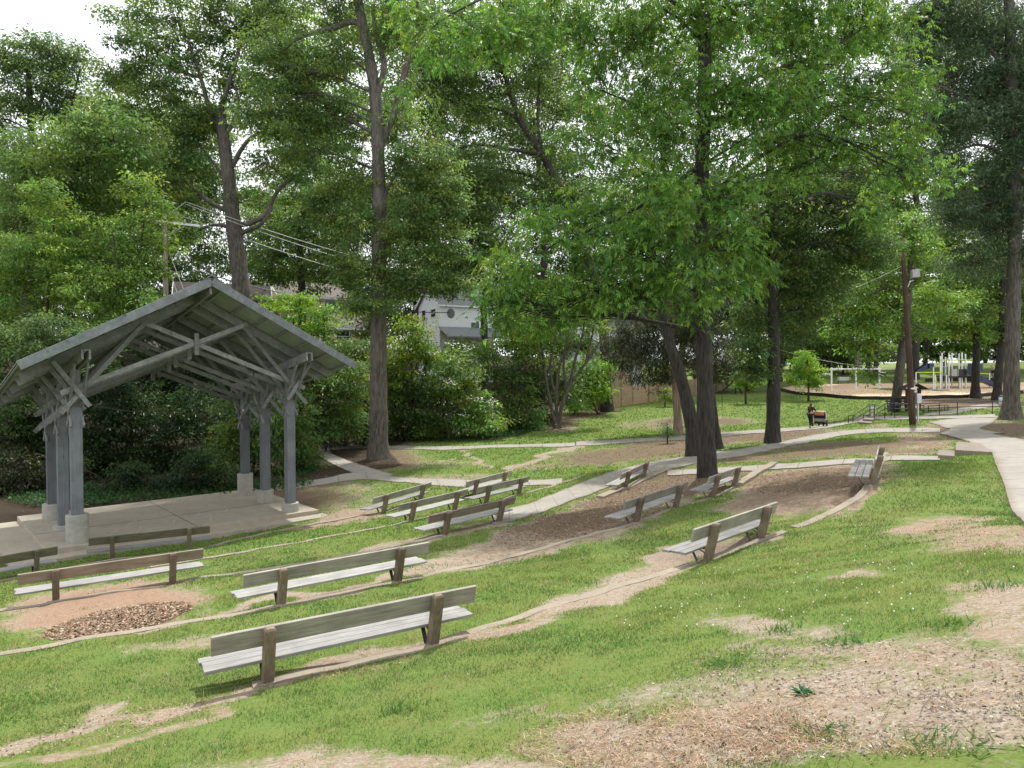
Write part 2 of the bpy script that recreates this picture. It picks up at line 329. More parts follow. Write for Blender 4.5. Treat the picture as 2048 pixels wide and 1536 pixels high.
class MB:
    def __init__(s): s.V = []; s.F = []
    def add(s, V, Fs):
        o = len(s.V); s.V += [tuple(v) for v in V]; s.F += [tuple(i+o for i in f) for f in Fs]; return s
    def hexa(s, p):                       # 8 corners: bottom 4 ccw, top 4
        return s.add(p, [(3, 2, 1, 0), (4, 5, 6, 7), (0, 1, 5, 4), (1, 2, 6, 5), (2, 3, 7, 6), (3, 0, 4, 7)])
    def box(s, c, d, rz=0):
        x, y, z = d[0]/2, d[1]/2, d[2]/2; cs, sn = math.cos(rz), math.sin(rz)
        return s.hexa([(c[0]+a*cs-b*sn, c[1]+a*sn+b*cs, c[2]+e) for e in (-z, z) for a, b in ((-x, -y), (x, -y), (x, y), (-x, y))])
    def bar(s, a, b, w, h, up=(0, 0, 1)): # beam a->b ; w along side, h along up-ish
        a = Vector(a); b = Vector(b); t = (b-a).normalized(); u = Vector(up); sd = t.cross(u)
        if sd.length < 1e-4: sd = t.cross(Vector((1, 0, 0)))
        sd.normalize(); u = sd.cross(t).normalized(); sd = sd*w/2; u = u*h/2
        return s.hexa([a-sd-u, a+sd-u, b+sd-u, b-sd-u, a-sd+u, a+sd+u, b+sd+u, b-sd+u])
    def tube(s, pts, r, k=8, cap=True):
        V, Fs = tube_np(pts, r, k, cap); return s.add(V, Fs)
    def lathe(s, c, prof, k=16):
        V = []; Fs = []
        for (r, z) in prof:
            for i in range(k): V.append((c[0]+r*math.cos(2*pi*i/k), c[1]+r*math.sin(2*pi*i/k), c[2]+z))
        for j in range(len(prof)-1):
            for i in range(k): Fs.append((j*k+i, j*k+(i+1) % k, (j+1)*k+(i+1) % k, (j+1)*k+i))
        Fs.append(tuple(range(k))[::-1]); Fs.append(tuple((len(prof)-1)*k+i for i in range(k)))
        return s.add(V, Fs)
    def build(s, name, m, parent=None, smooth=False, bevel=0):
        o = mk(name, s.V, s.F, m, parent, smooth)
        if bevel:
            b = o.modifiers.new('bevel', 'BEVEL'); b.width = bevel; b.segments = 2; b.limit_method = 'ANGLE'
        return o
def tube_np(pts, r, k=8, cap=True):
    pts = [Vector(p) for p in pts]; V = []; Fs = []
    if not hasattr(r, '__len__'): r = [r]*len(pts)
    ref = None
    for i, p in enumerate(pts):
        t = (pts[min(i+1, len(pts)-1)]-pts[max(i-1, 0)]).normalized()
        if ref is None:
            ref = Vector((0, 1, 0)) if abs(t.y) < .8 else Vector((1, 0, 0))
        a = t.cross(ref).normalized(); b = a.cross(t).normalized(); ref = b if b.length > .1 else ref
        for j in range(k):
            an = 2*pi*j/k; V.append(p+(a*math.cos(an)+b*math.sin(an))*r[i])
    for i in range(len(pts)-1):
        for j in range(k): Fs.append((i*k+j, i*k+(j+1) % k, (i+1)*k+(j+1) % k, (i+1)*k+j))
    if cap: Fs.append(tuple(range(k))[::-1]); Fs.append(tuple((len(pts)-1)*k+j for j in range(k)))
    return V, Fs
def spline(P_, m):
    P_ = np.asarray(P_, float)
    if len(P_) < 3:
        t = np.linspace(0, 1, m)[:, None]; return P_[0]*(1-t)+P_[-1]*t
    Q = np.vstack([2*P_[0]-P_[1], P_, 2*P_[-1]-P_[-2]]); out = []
    ts = np.linspace(0, len(P_)-1, m)
    for t in ts:
        i = min(int(t), len(P_)-2); f = t-i; a, b, c, d = Q[i:i+4]
        out.append(.5*((2*b)+(c-a)*f+(2*a-5*b+4*c-d)*f*f+(3*b-a-3*c+d)*f**3))
    return np.array(out)
def resample(P_, m):
    P_ = np.asarray(P_, float); d = np.r_[0, np.cumsum(np.linalg.norm(np.diff(P_, axis=0), axis=1))]
    t = np.linspace(0, d[-1], m); return np.stack([np.interp(t, d, P_[:, i]) for i in range(P_.shape[1])], 1)
# ------------------------------------------------------------------ world and sun
SUN_EL, SUN_AZ = math.radians(66), math.radians(22)      # azimuth from +Y towards +X
w = bpy.data.worlds.new('World'); sc.world = w; w.use_nodes = True
wn, wl = w.node_tree.nodes, w.node_tree.links
bg = wn['Background']
sky = wn.new('ShaderNodeTexSky'); sky.sky_type = 'NISHITA'; sky.sun_disc = False; sky.sun_elevation = SUN_EL; sky.sun_rotation = SUN_AZ
sky.air_density = 1.2; sky.dust_density = 2.5
tc = wn.new('ShaderNodeTexCoord')
cn = wn.new('ShaderNodeTexNoise'); cn.inputs['Scale'].default_value = 2.2; cn.inputs['Detail'].default_value = 7; cn.inputs['Roughness'].default_value = .6
wl.new(tc.outputs['Generated'], cn.inputs['Vector'])
cr = wn.new('ShaderNodeValToRGB'); cr.color_ramp.elements[0].position = .30; cr.color_ramp.elements[0].color = (.35, .35, .35, 1); cr.color_ramp.elements[1].position = .47; cr.color_ramp.elements[1].color = (1, 1, 1, 1)
wl.new(cn.outputs[0], cr.inputs[0])
mx = wn.new('ShaderNodeMix'); mx.data_type = 'RGBA'
wl.new(cr.outputs[0], mx.inputs[0]); wl.new(sky.outputs[0], mx.inputs[6]); mx.inputs[7].default_value = (10.5, 10.8, 11.2, 1)
wl.new(mx.outputs[2], bg.inputs[0]); bg.inputs[1].default_value = .112
sl = bpy.data.lights.new('sun', 'SUN'); so = bpy.data.objects.new('sun', sl); COL.objects.link(so)
sl.energy = 4.1; sl.angle = math.radians(1.5); sl.color = (1, .97, .91)
dsun = Vector((math.sin(SUN_AZ)*math.cos(SUN_EL), math.cos(SUN_AZ)*math.cos(SUN_EL), math.sin(SUN_EL)))
so.rotation_euler = (-dsun).to_track_quat('-Z', 'Y').to_euler(); so.location = dsun*60
sc.view_settings.view_transform = 'Standard'; sc.view_settings.look = 'None'; sc.view_settings.exposure = EXPO = .44
sc.cycles.max_bounces = 8; sc.cycles.diffuse_bounces = 3; sc.cycles.glossy_bounces = 2; sc.cycles.transmission_bounces = 4; sc.cycles.transparent_max_bounces = 4
sc.cycles.caustics_reflective = False; sc.cycles.caustics_refractive = False
try: sc.cycles.use_denoising = True
except Exception: pass

KPTS = [
 ([(505,1374),(535,1367),(700,1333),(865,1292),(1060,1227),(1240,1172),(1415,1121),(1520,1081),(1570,1064)], .16, .02),
 ([(1588,1056),(1640,1036),(1690,1011),(1735,972),(1757,940),(1772,905)], .18, .02),
 ([(-40,1318),(100,1294),(280,1262),(420,1237),(562,1211),(680,1188),(795,1164),(920,1137),(1040,1110),(1150,1078),(1270,1046),(1352,1016),(1430,993),(1470,973)], .16, .015),
 ([(1478,972),(1505,955),(1548,929)], .26, .11),
 ([(-40,1229),(112,1204),(230,1184),(345,1166),(600,1130),(750,1101),(889,1071)], .16, .02),
 ([(1200,997),(1250,978),(1290,959),(1335,940)], .3, .08),
 ([(300,1135),(414,1117),(640,1077),(760,1056),(822,1042),(909,1020),(972,1007),(1037,990),(1100,974),(1172,951)], .16, .02),
 ([(-40,1168),(68,1151),(225,1119),(378,1101),(520,1070),(640,1046),(767,1025),(841,1003),(935,985)], .16, .02)]
def kline(pts):
    W2 = np.array([G(*q) for q in pts])[:, :2]
    return resample(spline(W2, 200), max(10, int(np.linalg.norm(np.diff(W2, axis=0), axis=1).sum()/.3)))
KL = [(kline(p), wd, up) for p, wd, up in KPTS]
KZ = [H(k[0][:, 0], k[0][:, 1]) for k in KL]                       # kerb tops follow the upper ground
for (k, wd, up) in KL: KERBS.append((resample(k, max(6, len(k)//4)), .13, .9))

# ------------------------------------------------------------------ ground
ys = [-8, -6, -4, -2, 0, 1, 2, 3]
y = 3.4
while y < 150: ys.append(y); y += max(.085, .0105*y)
ys += [160, 180, 210, 250, 300, 400, 600]
ys = np.array(ys); S = np.linspace(-1, 1, 431)
YY, SS = np.meshgrid(ys, S, indexing='ij'); XX = SS*(13+.92*np.maximum(YY, 0))
ZZ = H(XX, YY)
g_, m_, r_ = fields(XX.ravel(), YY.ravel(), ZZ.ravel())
# fine relief: hummocks where grass grows, crumbs in the dirt
fade = np.clip(1-(YY-10)/25, 0, 1)
ZZ = ZZ+fade*.035*(fbm(XX, YY, .35, 51)-.5)
nr, nc = XX.shape
ii = np.arange(nr*nc).reshape(nr, nc)
quads = np.stack([ii[:-1, :-1], ii[:-1, 1:], ii[1:, 1:], ii[1:, :-1]], -1).reshape(-1, 4)
mg, nt, b, N, L = mat('ground_soil')
at = N.new('ShaderNodeAttribute'); at.attribute_name = 'Col'; sep = N.new('ShaderNodeSeparateColor'); L.new(at.outputs[0], sep.inputs[0])
v = coord(N)
n0 = noise(N, L, v, 1.7, 6, .7); n1 = noise(N, L, v, 7, 8, .72); n2 = noise(N, L, v, 38, 6, .7); n3 = noise(N, L, v, .9, 5, .6); n4 = noise(N, L, mapping(N, L, v, (1, 3, 1)), 60, 4, .7); n5 = noise(N, L, v, 2.6, 6, .65)
n6 = noise(N, L, mapping(N, L, v, (1, 2.2, 1)), 11, 9, .78)
sand = ramp(N, L, n2, [(.25, (.11, .088, .067)), (.45, (.275, .235, .185)), (.7, (.42, .375, .315))])
sand = mixc(N, L, ramp(N, L, n6, [(.46, (0, 0, 0)), (.60, (.8, .8, .8))]), sand, ramp(N, L, n4, [(.3, (.13, .07, .04)), (.55, (.22, .145, .092)), (.75, (.34, .265, .19))]))
sand = mixc(N, L, ramp(N, L, n5, [(.5, (0, 0, 0)), (.72, (.55, .55, .55))]), sand, (.29, .21, .145))
redc = ramp(N, L, n2, [(.25, (.12, .064, .040)), (.5, (.26, .158, .10)), (.75, (.38, .265, .185))])
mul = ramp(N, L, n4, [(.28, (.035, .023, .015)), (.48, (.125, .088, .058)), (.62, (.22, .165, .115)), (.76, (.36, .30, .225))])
gr = ramp(N, L, n2, [(.25, (.055, .08, .02)), (.5, (.108, .165, .036)), (.75, (.175, .225, .06))])
gr = mixc(N, L, ramp(N, L, n3, [(.4, (0, 0, 0)), (.7, (.55, .55, .55))]), gr, (.17, .17, .05))
c = mixc(N, L, math_(N, L, 'MULTIPLY', sep.outputs[2], ramp(N, L, n1, [(.3, (.35, .35, .35)), (.6, (1, 1, 1))]), True), sand, redc)
floor_shade = ramp(N, L, math_(N, L, 'MULTIPLY', sep.outputs[1], sep.outputs[2]), [(.78, (0, 0, 0)), (.92, (1, 1, 1))])  # woodland litter is darkened here to paint in the shade of the woods
mul = mixc(N, L, floor_shade, mul, ramp(N, L, n4, [(.3, (.012, .009, .006)), (.55, (.045, .032, .021)), (.75, (.13, .095, .065))]))
mm = ramp(N, L, math_(N, L, 'ADD', sep.outputs[1], math_(N, L, 'MULTIPLY', math_(N, L, 'SUBTRACT', n1, .5), 1.3)), [(.3, (0, 0, 0)), (.62, (1, 1, 1))])
c = mixc(N, L, mm, c, mul)
gg = ramp(N, L, math_(N, L, 'ADD', math_(N, L, 'ADD', sep.outputs[0], math_(N, L, 'MULTIPLY', math_(N, L, 'SUBTRACT', n0, .5), 1.5)), math_(N, L, 'MULTIPLY', math_(N, L, 'SUBTRACT', n1, .5), 1.3)), [(.34, (0, 0, 0)), (.76, (1, 1, 1))])
c = mixc(N, L, gg, c, gr)
L.new(c, b.inputs['Base Color']); b.inputs['Roughness'].default_value = .95; b.inputs['Specular IOR Level'].default_value = .15
bump(N, L, b, n2, .7, .03)
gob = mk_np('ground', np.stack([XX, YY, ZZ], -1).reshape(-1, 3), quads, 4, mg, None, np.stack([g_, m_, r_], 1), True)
tag(gob, kind='structure')

# ------------------------------------------------------------------ paths draped on the ground
PATHPOLY = []
def strip(name, Lp, Rp, m, lift=.03, n_=None, across=4, kind='structure', rag=0):
    Lw = np.array([G(*q) for q in Lp]); Rw = np.array([G(*q) for q in Rp])
    Lw = Lw[:, :2]; Rw = Rw[:, :2]
    ln = np.linalg.norm(np.diff(Lw, axis=0), axis=1).sum()
    n_ = n_ or max(8, int(ln/.35))
    Lw = resample(spline(Lw, 160) if len(Lw) > 2 else Lw, n_); Rw = resample(spline(Rw, 160) if len(Rw) > 2 else Rw, n_)
    if rag:
        k = np.arange(n_); Lw = Lw+rag*(vnoise(k*1., k*0., 2.3, 5)[:, None]-.5); Rw = Rw+rag*(vnoise(k*1., k*0., 2.7, 9)[:, None]-.5)
    PATHPOLY.append(np.vstack([Lw, Rw[::-1]]))
    V = []; UV = []; Fs = []; cum = np.r_[0, np.cumsum(np.linalg.norm(np.diff((Lw+Rw)/2, axis=0), axis=1))]
    k = across+3
    for i in range(n_):
        row = [(0, -.15)]+[(t/across, 0) for t in range(across+1)]+[(1, -.15)]
        xy = np.array([Lw[i]*(1-t)+Rw[i]*t for t, _ in row]); z = H(xy[:, 0], xy[:, 1])
        for j, (t, dz) in enumerate(row):
            V.append((xy[j, 0], xy[j, 1], z[j]+lift+dz)); UV.append((cum[i], t))
    for i in range(n_-1):
        for j in range(k-1): Fs.append((i*k+j, i*k+j+1, (i+1)*k+j+1, (i+1)*k+j))
    o = mk(name, V, Fs, m, uv=UV)
    return tag(o, kind=kind)
# stage walk running to the right, then fading under the lawn
strip('path', [(590,978),(650,970),(720,960),(800,965),(950,975),(1050,972),(1125,966)], [(590,966),(650,957),(720,945),(800,955),(950,961),(1050,961),(1125,957)], M['path'])
# curved walk coming down past the big oak
strip('path', [(628,905),(660,925),(700,944),(735,955)], [(655,893),(668,910),(720,930),(790,951)], M['path'], .026)
# far walk: left piece of concrete
strip('path', [(636,902),(700,897),(760,897),(900,900),(1000,896),(1150,893)], [(636,890),(700,890),(760,891),(900,893),(1000,890),(1150,886)], M['path'])
# far walk: worn continuation past the pushchair to the steps
strip('path', [(1150,893),(1290,884),(1400,878),(1500,868),(1560,864),(1640,858),(1700,848),(1745,840)], [(1150,884),(1290,877),(1400,870),(1500,861),(1560,857),(1640,851),(1700,842),(1735,835)], M['path'], .03, rag=.25)
# wide ramp walk climbing from the benches to the right
strip('path', [(985,1050),(1060,1032),(1118,1013),(1190,986),(1262,956),(1330,941),(1420,923),(1500,910),(1600,888),(1719,868),(1880,866)], [(985,1026),(1035,1014),(1073,1003),(1140,976),(1207,950),(1300,925),(1420,907),(1500,895),(1630,870),(1719,860),(1880,857)], M['path'])
# short walk behind the upper bench
strip('path', [(1335,952),(1420,949),(1500,943),(1590,938),(1730,928),(1880,922)], [(1335,941),(1420,938),(1500,933),(1590,928),(1730,919),(1880,914)], M['path'], .04)
# right-hand walk
strip('path', [(2150,1195),(1984,907)], [(2440,1110),(2110,905)], M['path'], .05)
strip('path', [(1984,907.5),(1935,884),(1880,868)], [(2110,905.5),(2010,874),(1905,858)], M['path'], .045)
# walk from the junction up to the landing and to the right
strip('path', [(1880,869),(1905,862),(1880,852),(1855,845)], [(2010,868),(1960,858),(1985,846),(2000,832)], M['path'], .034)
strip('path', [(1700,842),(1760,840),(1850,839),(1990,836)], [(1715,834),(1760,833),(1850,833),(1990,829)], M['path'], .045)
strip('path', [(1840,833),(1900,829),(1960,818),(2000,812)], [(1850,828),(1900,821),(1950,811),(1990,806)], M['path'], .03)
# worn dirt track that cuts the corner
# playground surface
pg = [(1555,778),(1570,784),(1620,791),(1700,797),(1780,797),(1860,796),(1930,795),(1990,790),(2040,786),(2120,783),(2120,765),(1990,767),(1880,768),(1780,768),(1700,768),(1640,770),(1590,772)]
pw = np.array([G(*q) for q in pg])
cen = pw.mean(0); V = [tuple(cen)]; Fs = []
ring = resample(np.vstack([pw, pw[:1]])[:, :2], 97)[:-1]
for fr in (.33, .66, 1):
    for q in ring: xy = cen[:2]*(1-fr)+q*fr; V.append((xy[0], xy[1], h1(*xy)+.06))
for j in range(96):
    Fs.append((0, 1+j, 1+(j+1) % 96))
    for k in range(2): Fs.append((1+k*96+j, 1+(k+1)*96+j, 1+(k+1)*96+(j+1) % 96, 1+k*96+(j+1) % 96))
tag(mk('playground_surface', V, Fs, M['chips']), kind='structure')

# ------------------------------------------------------------------ concrete kerbs of the terraces
for (W2, wd, up), z0 in zip(KL, KZ):
    V = []; Fs = []
    t = np.gradient(W2, axis=0); t /= np.linalg.norm(t, axis=1)[:, None]; nn = np.stack([-t[:, 1], t[:, 0]], 1)
    rg = .03*(vnoise(np.arange(len(W2))*1., np.zeros(len(W2)), 4.2, 78)-.5)[:, None]
    a = W2+nn*(wd/2+rg); b_ = W2-nn*wd/2; z = z0+up+.02*(vnoise(np.arange(len(W2))*1., np.zeros(len(W2)), 5., 77)-.5)
    for i in range(len(W2)): V += [(*a[i], z[i]-.5), (*a[i], z[i]), (*b_[i], z[i]), (*b_[i], z[i]-.5)]
    for i in range(len(W2)-1):
        for j in range(3): Fs.append((i*4+j, (i+1)*4+j, (i+1)*4+j+1, i*4+j+1))
    e = (len(W2)-1)*4; Fs += [(0, 1, 2, 3), (e+3, e+2, e+1, e)]
    tag(mk('kerb', V, Fs, M['kerb']), kind='structure')
def slab(name, quad, h_, m, lift=0):
    W4 = [G(*q) for q in quad]; z = max(p[2] for p in W4)+lift
    mb = MB(); mb.hexa([(p[0], p[1], z-h_-.4) for p in W4]+[(p[0], p[1], z) for p in W4])
    o = mb.build(name, m, bevel=.012); return tag(o, kind='structure')
slab('step', [(1911,912),(1985,910),(1960,892),(1912,894)], .15, M['path'], .10)
slab('step', [(1876,919),(1909,918),(1909,905),(1876,907)], .12, M['path'], .07)
#@@BENCH
# ------------------------------------------------------------------ benches
BL = 3.35
def make_bench(L_=BL):
    r = empty('park_bench')
    sp = 1.06                                                     # half the post spacing
    lean = .28; hz = .69
    mb = MB()
    # backrest board follows the lean; it is bolted to the seat side of the posts
    a = .045; zc = hz-.155
    nb = Vector((0, math.cos(math.atan(lean)), math.sin(math.atan(lean))))   # normal of the board (towards the seat)
    ub = Vector((0, -math.sin(math.atan(lean)), math.cos(math.atan(lean))))
    c0 = Vector((0, -lean*zc, zc))+nb*(.07+.022)
    def board(mb, c, u, nrm, h_, t_, l0, l1):
        q = []
        for s in (-1, 1):
            for (x, k) in ((l0, -1), (l1, -1), (l1, 1), (l0, 1)):
                q.append(Vector((x, 0, 0))+c+nrm*(k*t_/2)+u*(s*h_/2))
        mb.hexa(q)
    board(mb, c0, ub, nb, .235, .042, -L_/2, L_/2)
    mb.build('backrest', M['backrest'], r, bevel=.006)
    mb = MB()
    for k, (dy, dl) in enumerate(((.06, .0), (.215, .01), (.37, -.015))):
        board(mb, Vector((dl, dy+.06, .235-.004*k)), Vector((0, 1, 0)), Vector((0, 0, 1)), .14, .04, -L_/2-.06, L_/2+.03)
    mb.build('seat', M['seat'], r, bevel=.006)
    for s in (-1, 1):
        mb = MB(); x = s*sp; hw = .062
        zb = -.45
        pr = []
        for (z, sc2) in ((zb, 1), (hz-.03, 1), (hz, .72)):
            for (ax, ay) in ((-1, -1), (1, -1), (1, 1), (-1, 1)):
                pr.append((x+ax*hw*sc2, -lean*z+ay*.07*sc2, z))
        Fs = [(3, 2, 1, 0), (8, 9, 10, 11)]
        for j in (0, 4):
            for i in range(4): Fs.append((j+i, j+(i+1) % 4, j+4+(i+1) % 4, j+4+i))
        mb.add(pr, Fs)
        for zz in (hz-.12, hz-.24):                               # bolt heads
            cc = Vector((x+.01*s, -lean*zz-.074, zz)); mb.bar(cc, cc+Vector((0, -.012, -.003)), .022, .022)
        mb.build('post', M['post'], r, bevel=.008)
        mb = MB()
        mb.bar((x, .02, .203), (x, .49, .195), .05, .012)
        mb.bar((x, .34, .193), (x, .10, -.22), .055, .014, (0, 1, 0))
        mb.bar((x, -.0, .03), (x, .07, .14), .03, .01, (0, 1, 0)); mb.bar((x, .07, .14), (x, .2, .19), .03, .01, (0, 1, 0))
        mb.build('bracket', M['iron'], r)
    return r
BEN = [  # two post bases (px), drop below the eye, label
 ((535,1366),(865,1291),3.55,'nearest grey wooden bench, largest in the photo, seen from behind'),
 ((562,1210),(795,1164),4.15,'weathered grey bench on the sandy kerb directly beyond the nearest bench'),
 ((112,1203),(345,1166),4.75,'brown-backed bench with pale patches on its back board, beside the bare red clay hollow'),
 ((225,1118),(378,1100),5.55,'dark greenish bench right in front of the concrete stage steps'),
 ((-85,1180),(68,1151),5.55,'dark bench cut by the left photo edge, below the stage corner'),
 ((1415,1121),(1520,1081),3.46,'dark grey bench alone in the grass at centre right, black strut showing below its end'),
 ((1744,968),(1749,944),2.9,'bench seen end-on by the bowl of orange pine straw near the right-hand walk'),
 ((1270,1046),(1352,1016),4.12,'grey bench on the brown mulch slope, in front of the thick tree trunk'),
 ((1425,994),(1466,975),4.05,'small pale-topped bench right of the thick trunk, beside the straw bowl'),
 ((1248,979),(1286,959),4.6,'small brown bench on the ramp walk, left of the thick trunk'),
 ((889,1070),(998,1044),4.75,'reddish-brown bench at the lower end of the ramp walk, nearest of its cluster'),
 ((822,1042),(909,1020),5.2,'middle bench of the cluster left of the ramp walk, long back board'),
 ((767,1025),(841,1003),5.48,'leftmost bench of the cluster by the stage walk, beside the bare lawn edge'),
 ((972,1007),(1037,990),5.12,'bench of the cluster with its seat over the start of the ramp walk'),
 ((948,992),(1005,975),5.3,'farthest bench of the cluster, mostly hidden, only its back board showing')]
proto = make_bench()
def copy_tree(o, parent=None):
    c = o.copy(); COL.objects.link(c); c.parent = parent
    for ch in o.children: copy_tree(ch, c)
    return c
for i, (a, b2, dr, lab) in enumerate(BEN):
    pa = P(*a, dr); pb = P(*b2, dr)
    o = proto if i == 0 else copy_tree(proto)
    mid = (pa+pb)/2; d = pb-pa
    za = h1(pa[0], pa[1]); zb = h1(pb[0], pb[1])
    o.location = (mid[0], mid[1], CZ-dr+.01); o.rotation_euler = (0, 0, math.atan2(d[1], d[0]))
    k = np.hypot(d[0], d[1])/2.12
    o.scale = (max(.8, min(1.12, k)), 1, 1); o.rotation_euler.x = random.uniform(-.03, .03); o.rotation_euler.y = random.uniform(-.012, .012)
    if i in (3, 4):                                                # old, dark, greenish boards
        for ch in o.children:
            if ch.name.startswith(('backrest', 'post')): ch.material_slots[0].link = 'OBJECT'; ch.material_slots[0].material = M['dark_board']
    if i in (2, 10):                                               # newer, browner boards
        for ch in o.children:
            if ch.name.startswith('backrest'): ch.material_slots[0].link = 'OBJECT'; ch.material_slots[0].material = M['brown_board']
    tag(o, lab, 'bench', 'wooden benches on the terraces')
#@@PAV
# ------------------------------------------------------------------ stage and pavilion
X0, Y0, YAW, PW, D1, D2, TLT = -13.6, 21.62, math.radians(90-48.18), 6.954, 2.337, 4.483, .18
ZS = CZ-5.5
st_ob = empty('concrete_stage', (X0, Y0, ZS), YAW, 'pale concrete stage slab with one low step, below the open pavilion', 'stage')
mb = MB()
u0, u1, v0, v1 = -.91, PW+.9, -.54, D2+1.27
mb.box(((u0+u1)/2, (v0+v1)/2, -.35), (u1-u0, v1-v0, .70)); mb.build('deck', M['stage'], st_ob, bevel=.012)
mb = MB(); e = .62
mb.hexa([(u0-.95, v0-e, -.8), (u1+.18, v0-e, -.8), (u1+.18, v0+.05, -.8), (u0-.95, v0+.05, -.8), (u0-.95, v0-e, -.155), (u1+.18, v0-e, -.155), (u1+.18, v0+.05, -.155), (u0-.95, v0+.05, -.155)])
mb.hexa([(u0-.95, v0+.053, -.8), (u0+.05, v0+.053, -.8), (u0+.05, v1-.1, -.8), (u0-.95, v1-.1, -.8), (u0-.95, v0+.053, -.157), (u0+.05, v0+.053, -.157), (u0+.05, v1-.1, -.157), (u0-.95, v1-.1, -.157)])
mb.build('step', M['stage'], st_ob, bevel=.01)
mb = MB()
mb.hexa([(u0-3.2, 1.2, -.9), (u0-.96, 1.2, -.9), (u0-.96, v1-.3, -.9), (u0-3.2, v1-.3, -.9), (u0-3.2, 1.2, -.30), (u0-.96, 1.2, -.30), (u0-.96, v1-.3, -.30), (u0-3.2, v1-.3, -.30)])
mb.build('side_pad', M['stage'], st_ob, bevel=.01)
mb = MB()                                                          # saw joints, sheets 3 mm proud
for u in (PW*.5, .35): mb.box((u, (v0+v1)/2, .0015), (.018, v1-v0-.01, .003))
mb.box(((u0+u1)/2, D2*.45, .0035), (u1-u0-.01, .016, .003))
mb.build('joint', M['edging'], st_ob)
for pts in ([(.9,.2),(1.3,.9),(1.2,1.5),(1.5,1.9)],[(1.7,.1),(2.0,.9),(1.8,1.6),(2.2,2.1)],[(3.0,.7),(3.3,1.6),(3.1,2.2)],[(4.1,.2),(4.4,1.2),(4.2,1.9),(4.6,2.4)],[(2.5,2.6),(3.4,2.9),(4.2,2.6)],[(5.0,1.4),(5.3,2.0),(5.1,2.7)]):
    q = spline([(a, b_, 0) for a, b_ in pts], 14)
    mb = MB()
    for a, b_ in zip(q[:-1], q[1:]): mb.bar((a[0], a[1], .005), (b_[0], b_[1], .005), .022, .004)
    mb.build('chalk_line', M['chalk'], st_ob)

pv = empty('pavilion', (X0, Y0, ZS), YAW, 'open grey timber pavilion with a steep gable roof over the stage', 'pavilion')
UM = PW/2
def zr(u, v): return 7.895-abs(u-UM)*(7.895-5.205)/(UM+1.631)-TLT*v      # roof surface
FRV = (0, D1, D2)
hts = {(0, 0): .87, (0, 1): .14, (0, 2): .54, (1, 0): .32, (1, 1): .50, (1, 2): .92}
for iu, u in enumerate((0, PW)):
    for iv, vv in enumerate(FRV):
        hb = hts[(iu, iv)]
        mb = MB(); k = int(hb/.2)+1
        prof = [(.315, -.0), (.315, hb-.015), (.30, hb)]
        pr2 = [(.315, 0)]
        z = .22
        while z < hb-.05: pr2 += [(.315, z-.006), (.306, z), (.315, z+.006)]; z += .22
        pr2 += [(.315, hb-.012), (.303, hb)]
        mb.lathe((u, vv, 0), pr2, 28); mb.build('column_base', M['base'], pv)
        mb = MB(); top = 4.23-TLT*vv
        # fluted square shaft
        n_ = 7; w2 = .155; prof = []
        for (ax, ay, bx, by) in ((-1, -1, 1, -1), (1, -1, 1, 1), (1, 1, -1, 1), (-1, 1, -1, -1)):
            nx, ny = (by-ay)/2, -(bx-ax)/2
            for i in range(n_*2):
                t = i/(n_*2); dp = -.010 if i % 2 else 0
                for tt, dq in ((t+.004, dp), (t+1/(n_*2)-.004, dp)):
                    prof.append(((ax+(bx-ax)*tt)*w2+nx*dq, (ay+(by-ay)*tt)*w2+ny*dq))
        m2 = len(prof); V = [(u+a, vv+b_, z) for z in (hb-.02, top) for a, b_ in prof]
        mb.add(V, [(i, (i+1) % m2, m2+(i+1) % m2, m2+i) for i in range(m2)]+[tuple(range(m2, 2*m2))])
        mb.build('column', M['col_paint'], pv)
        mb = MB(); zt = 5.40-TLT*vv
        mb.box((u, vv, (top+zt)/2), (.25, .25, zt-top)); mb.build('capital_post', M['pav_wood'], pv, bevel=.008)
        for s in (-1, 1):                                           # braces running along the depth
            mb = MB()
            for sd in (-1, 1):
                a = Vector((u+sd*.17, vv-s*.22, 3.72-TLT*vv)); b_ = Vector((u+sd*.17, vv+s*1.05, 5.42-TLT*(vv+s*1.05)))
                a2 = a-(b_-a).normalized()*.12
                mb.bar(a2, b_, .05, .13, (0, 1, 0)) if False else mb.bar(a2, b_, .05, .12, (1, 0, 0) if False else (0, s, .2))
            mb.build('depth_brace', M['pav_wood'], pv)
for iu, u in enumerate((0, PW)):
    mb = MB()
    for du in (-.095, .095):
        va, vb = -1.73, D2+1.2
        mb.bar((u+du, va, 5.533-TLT*va), (u+du, vb, 5.533-TLT*vb), .06, .30)
    va = -1.70
    mb.bar((u-.06, va, 5.66-TLT*va), (u+.06, va, 5.66-TLT*va), .06, .04)
    mb.build('box_beam', M['pav_wood'], pv, bevel=.005)
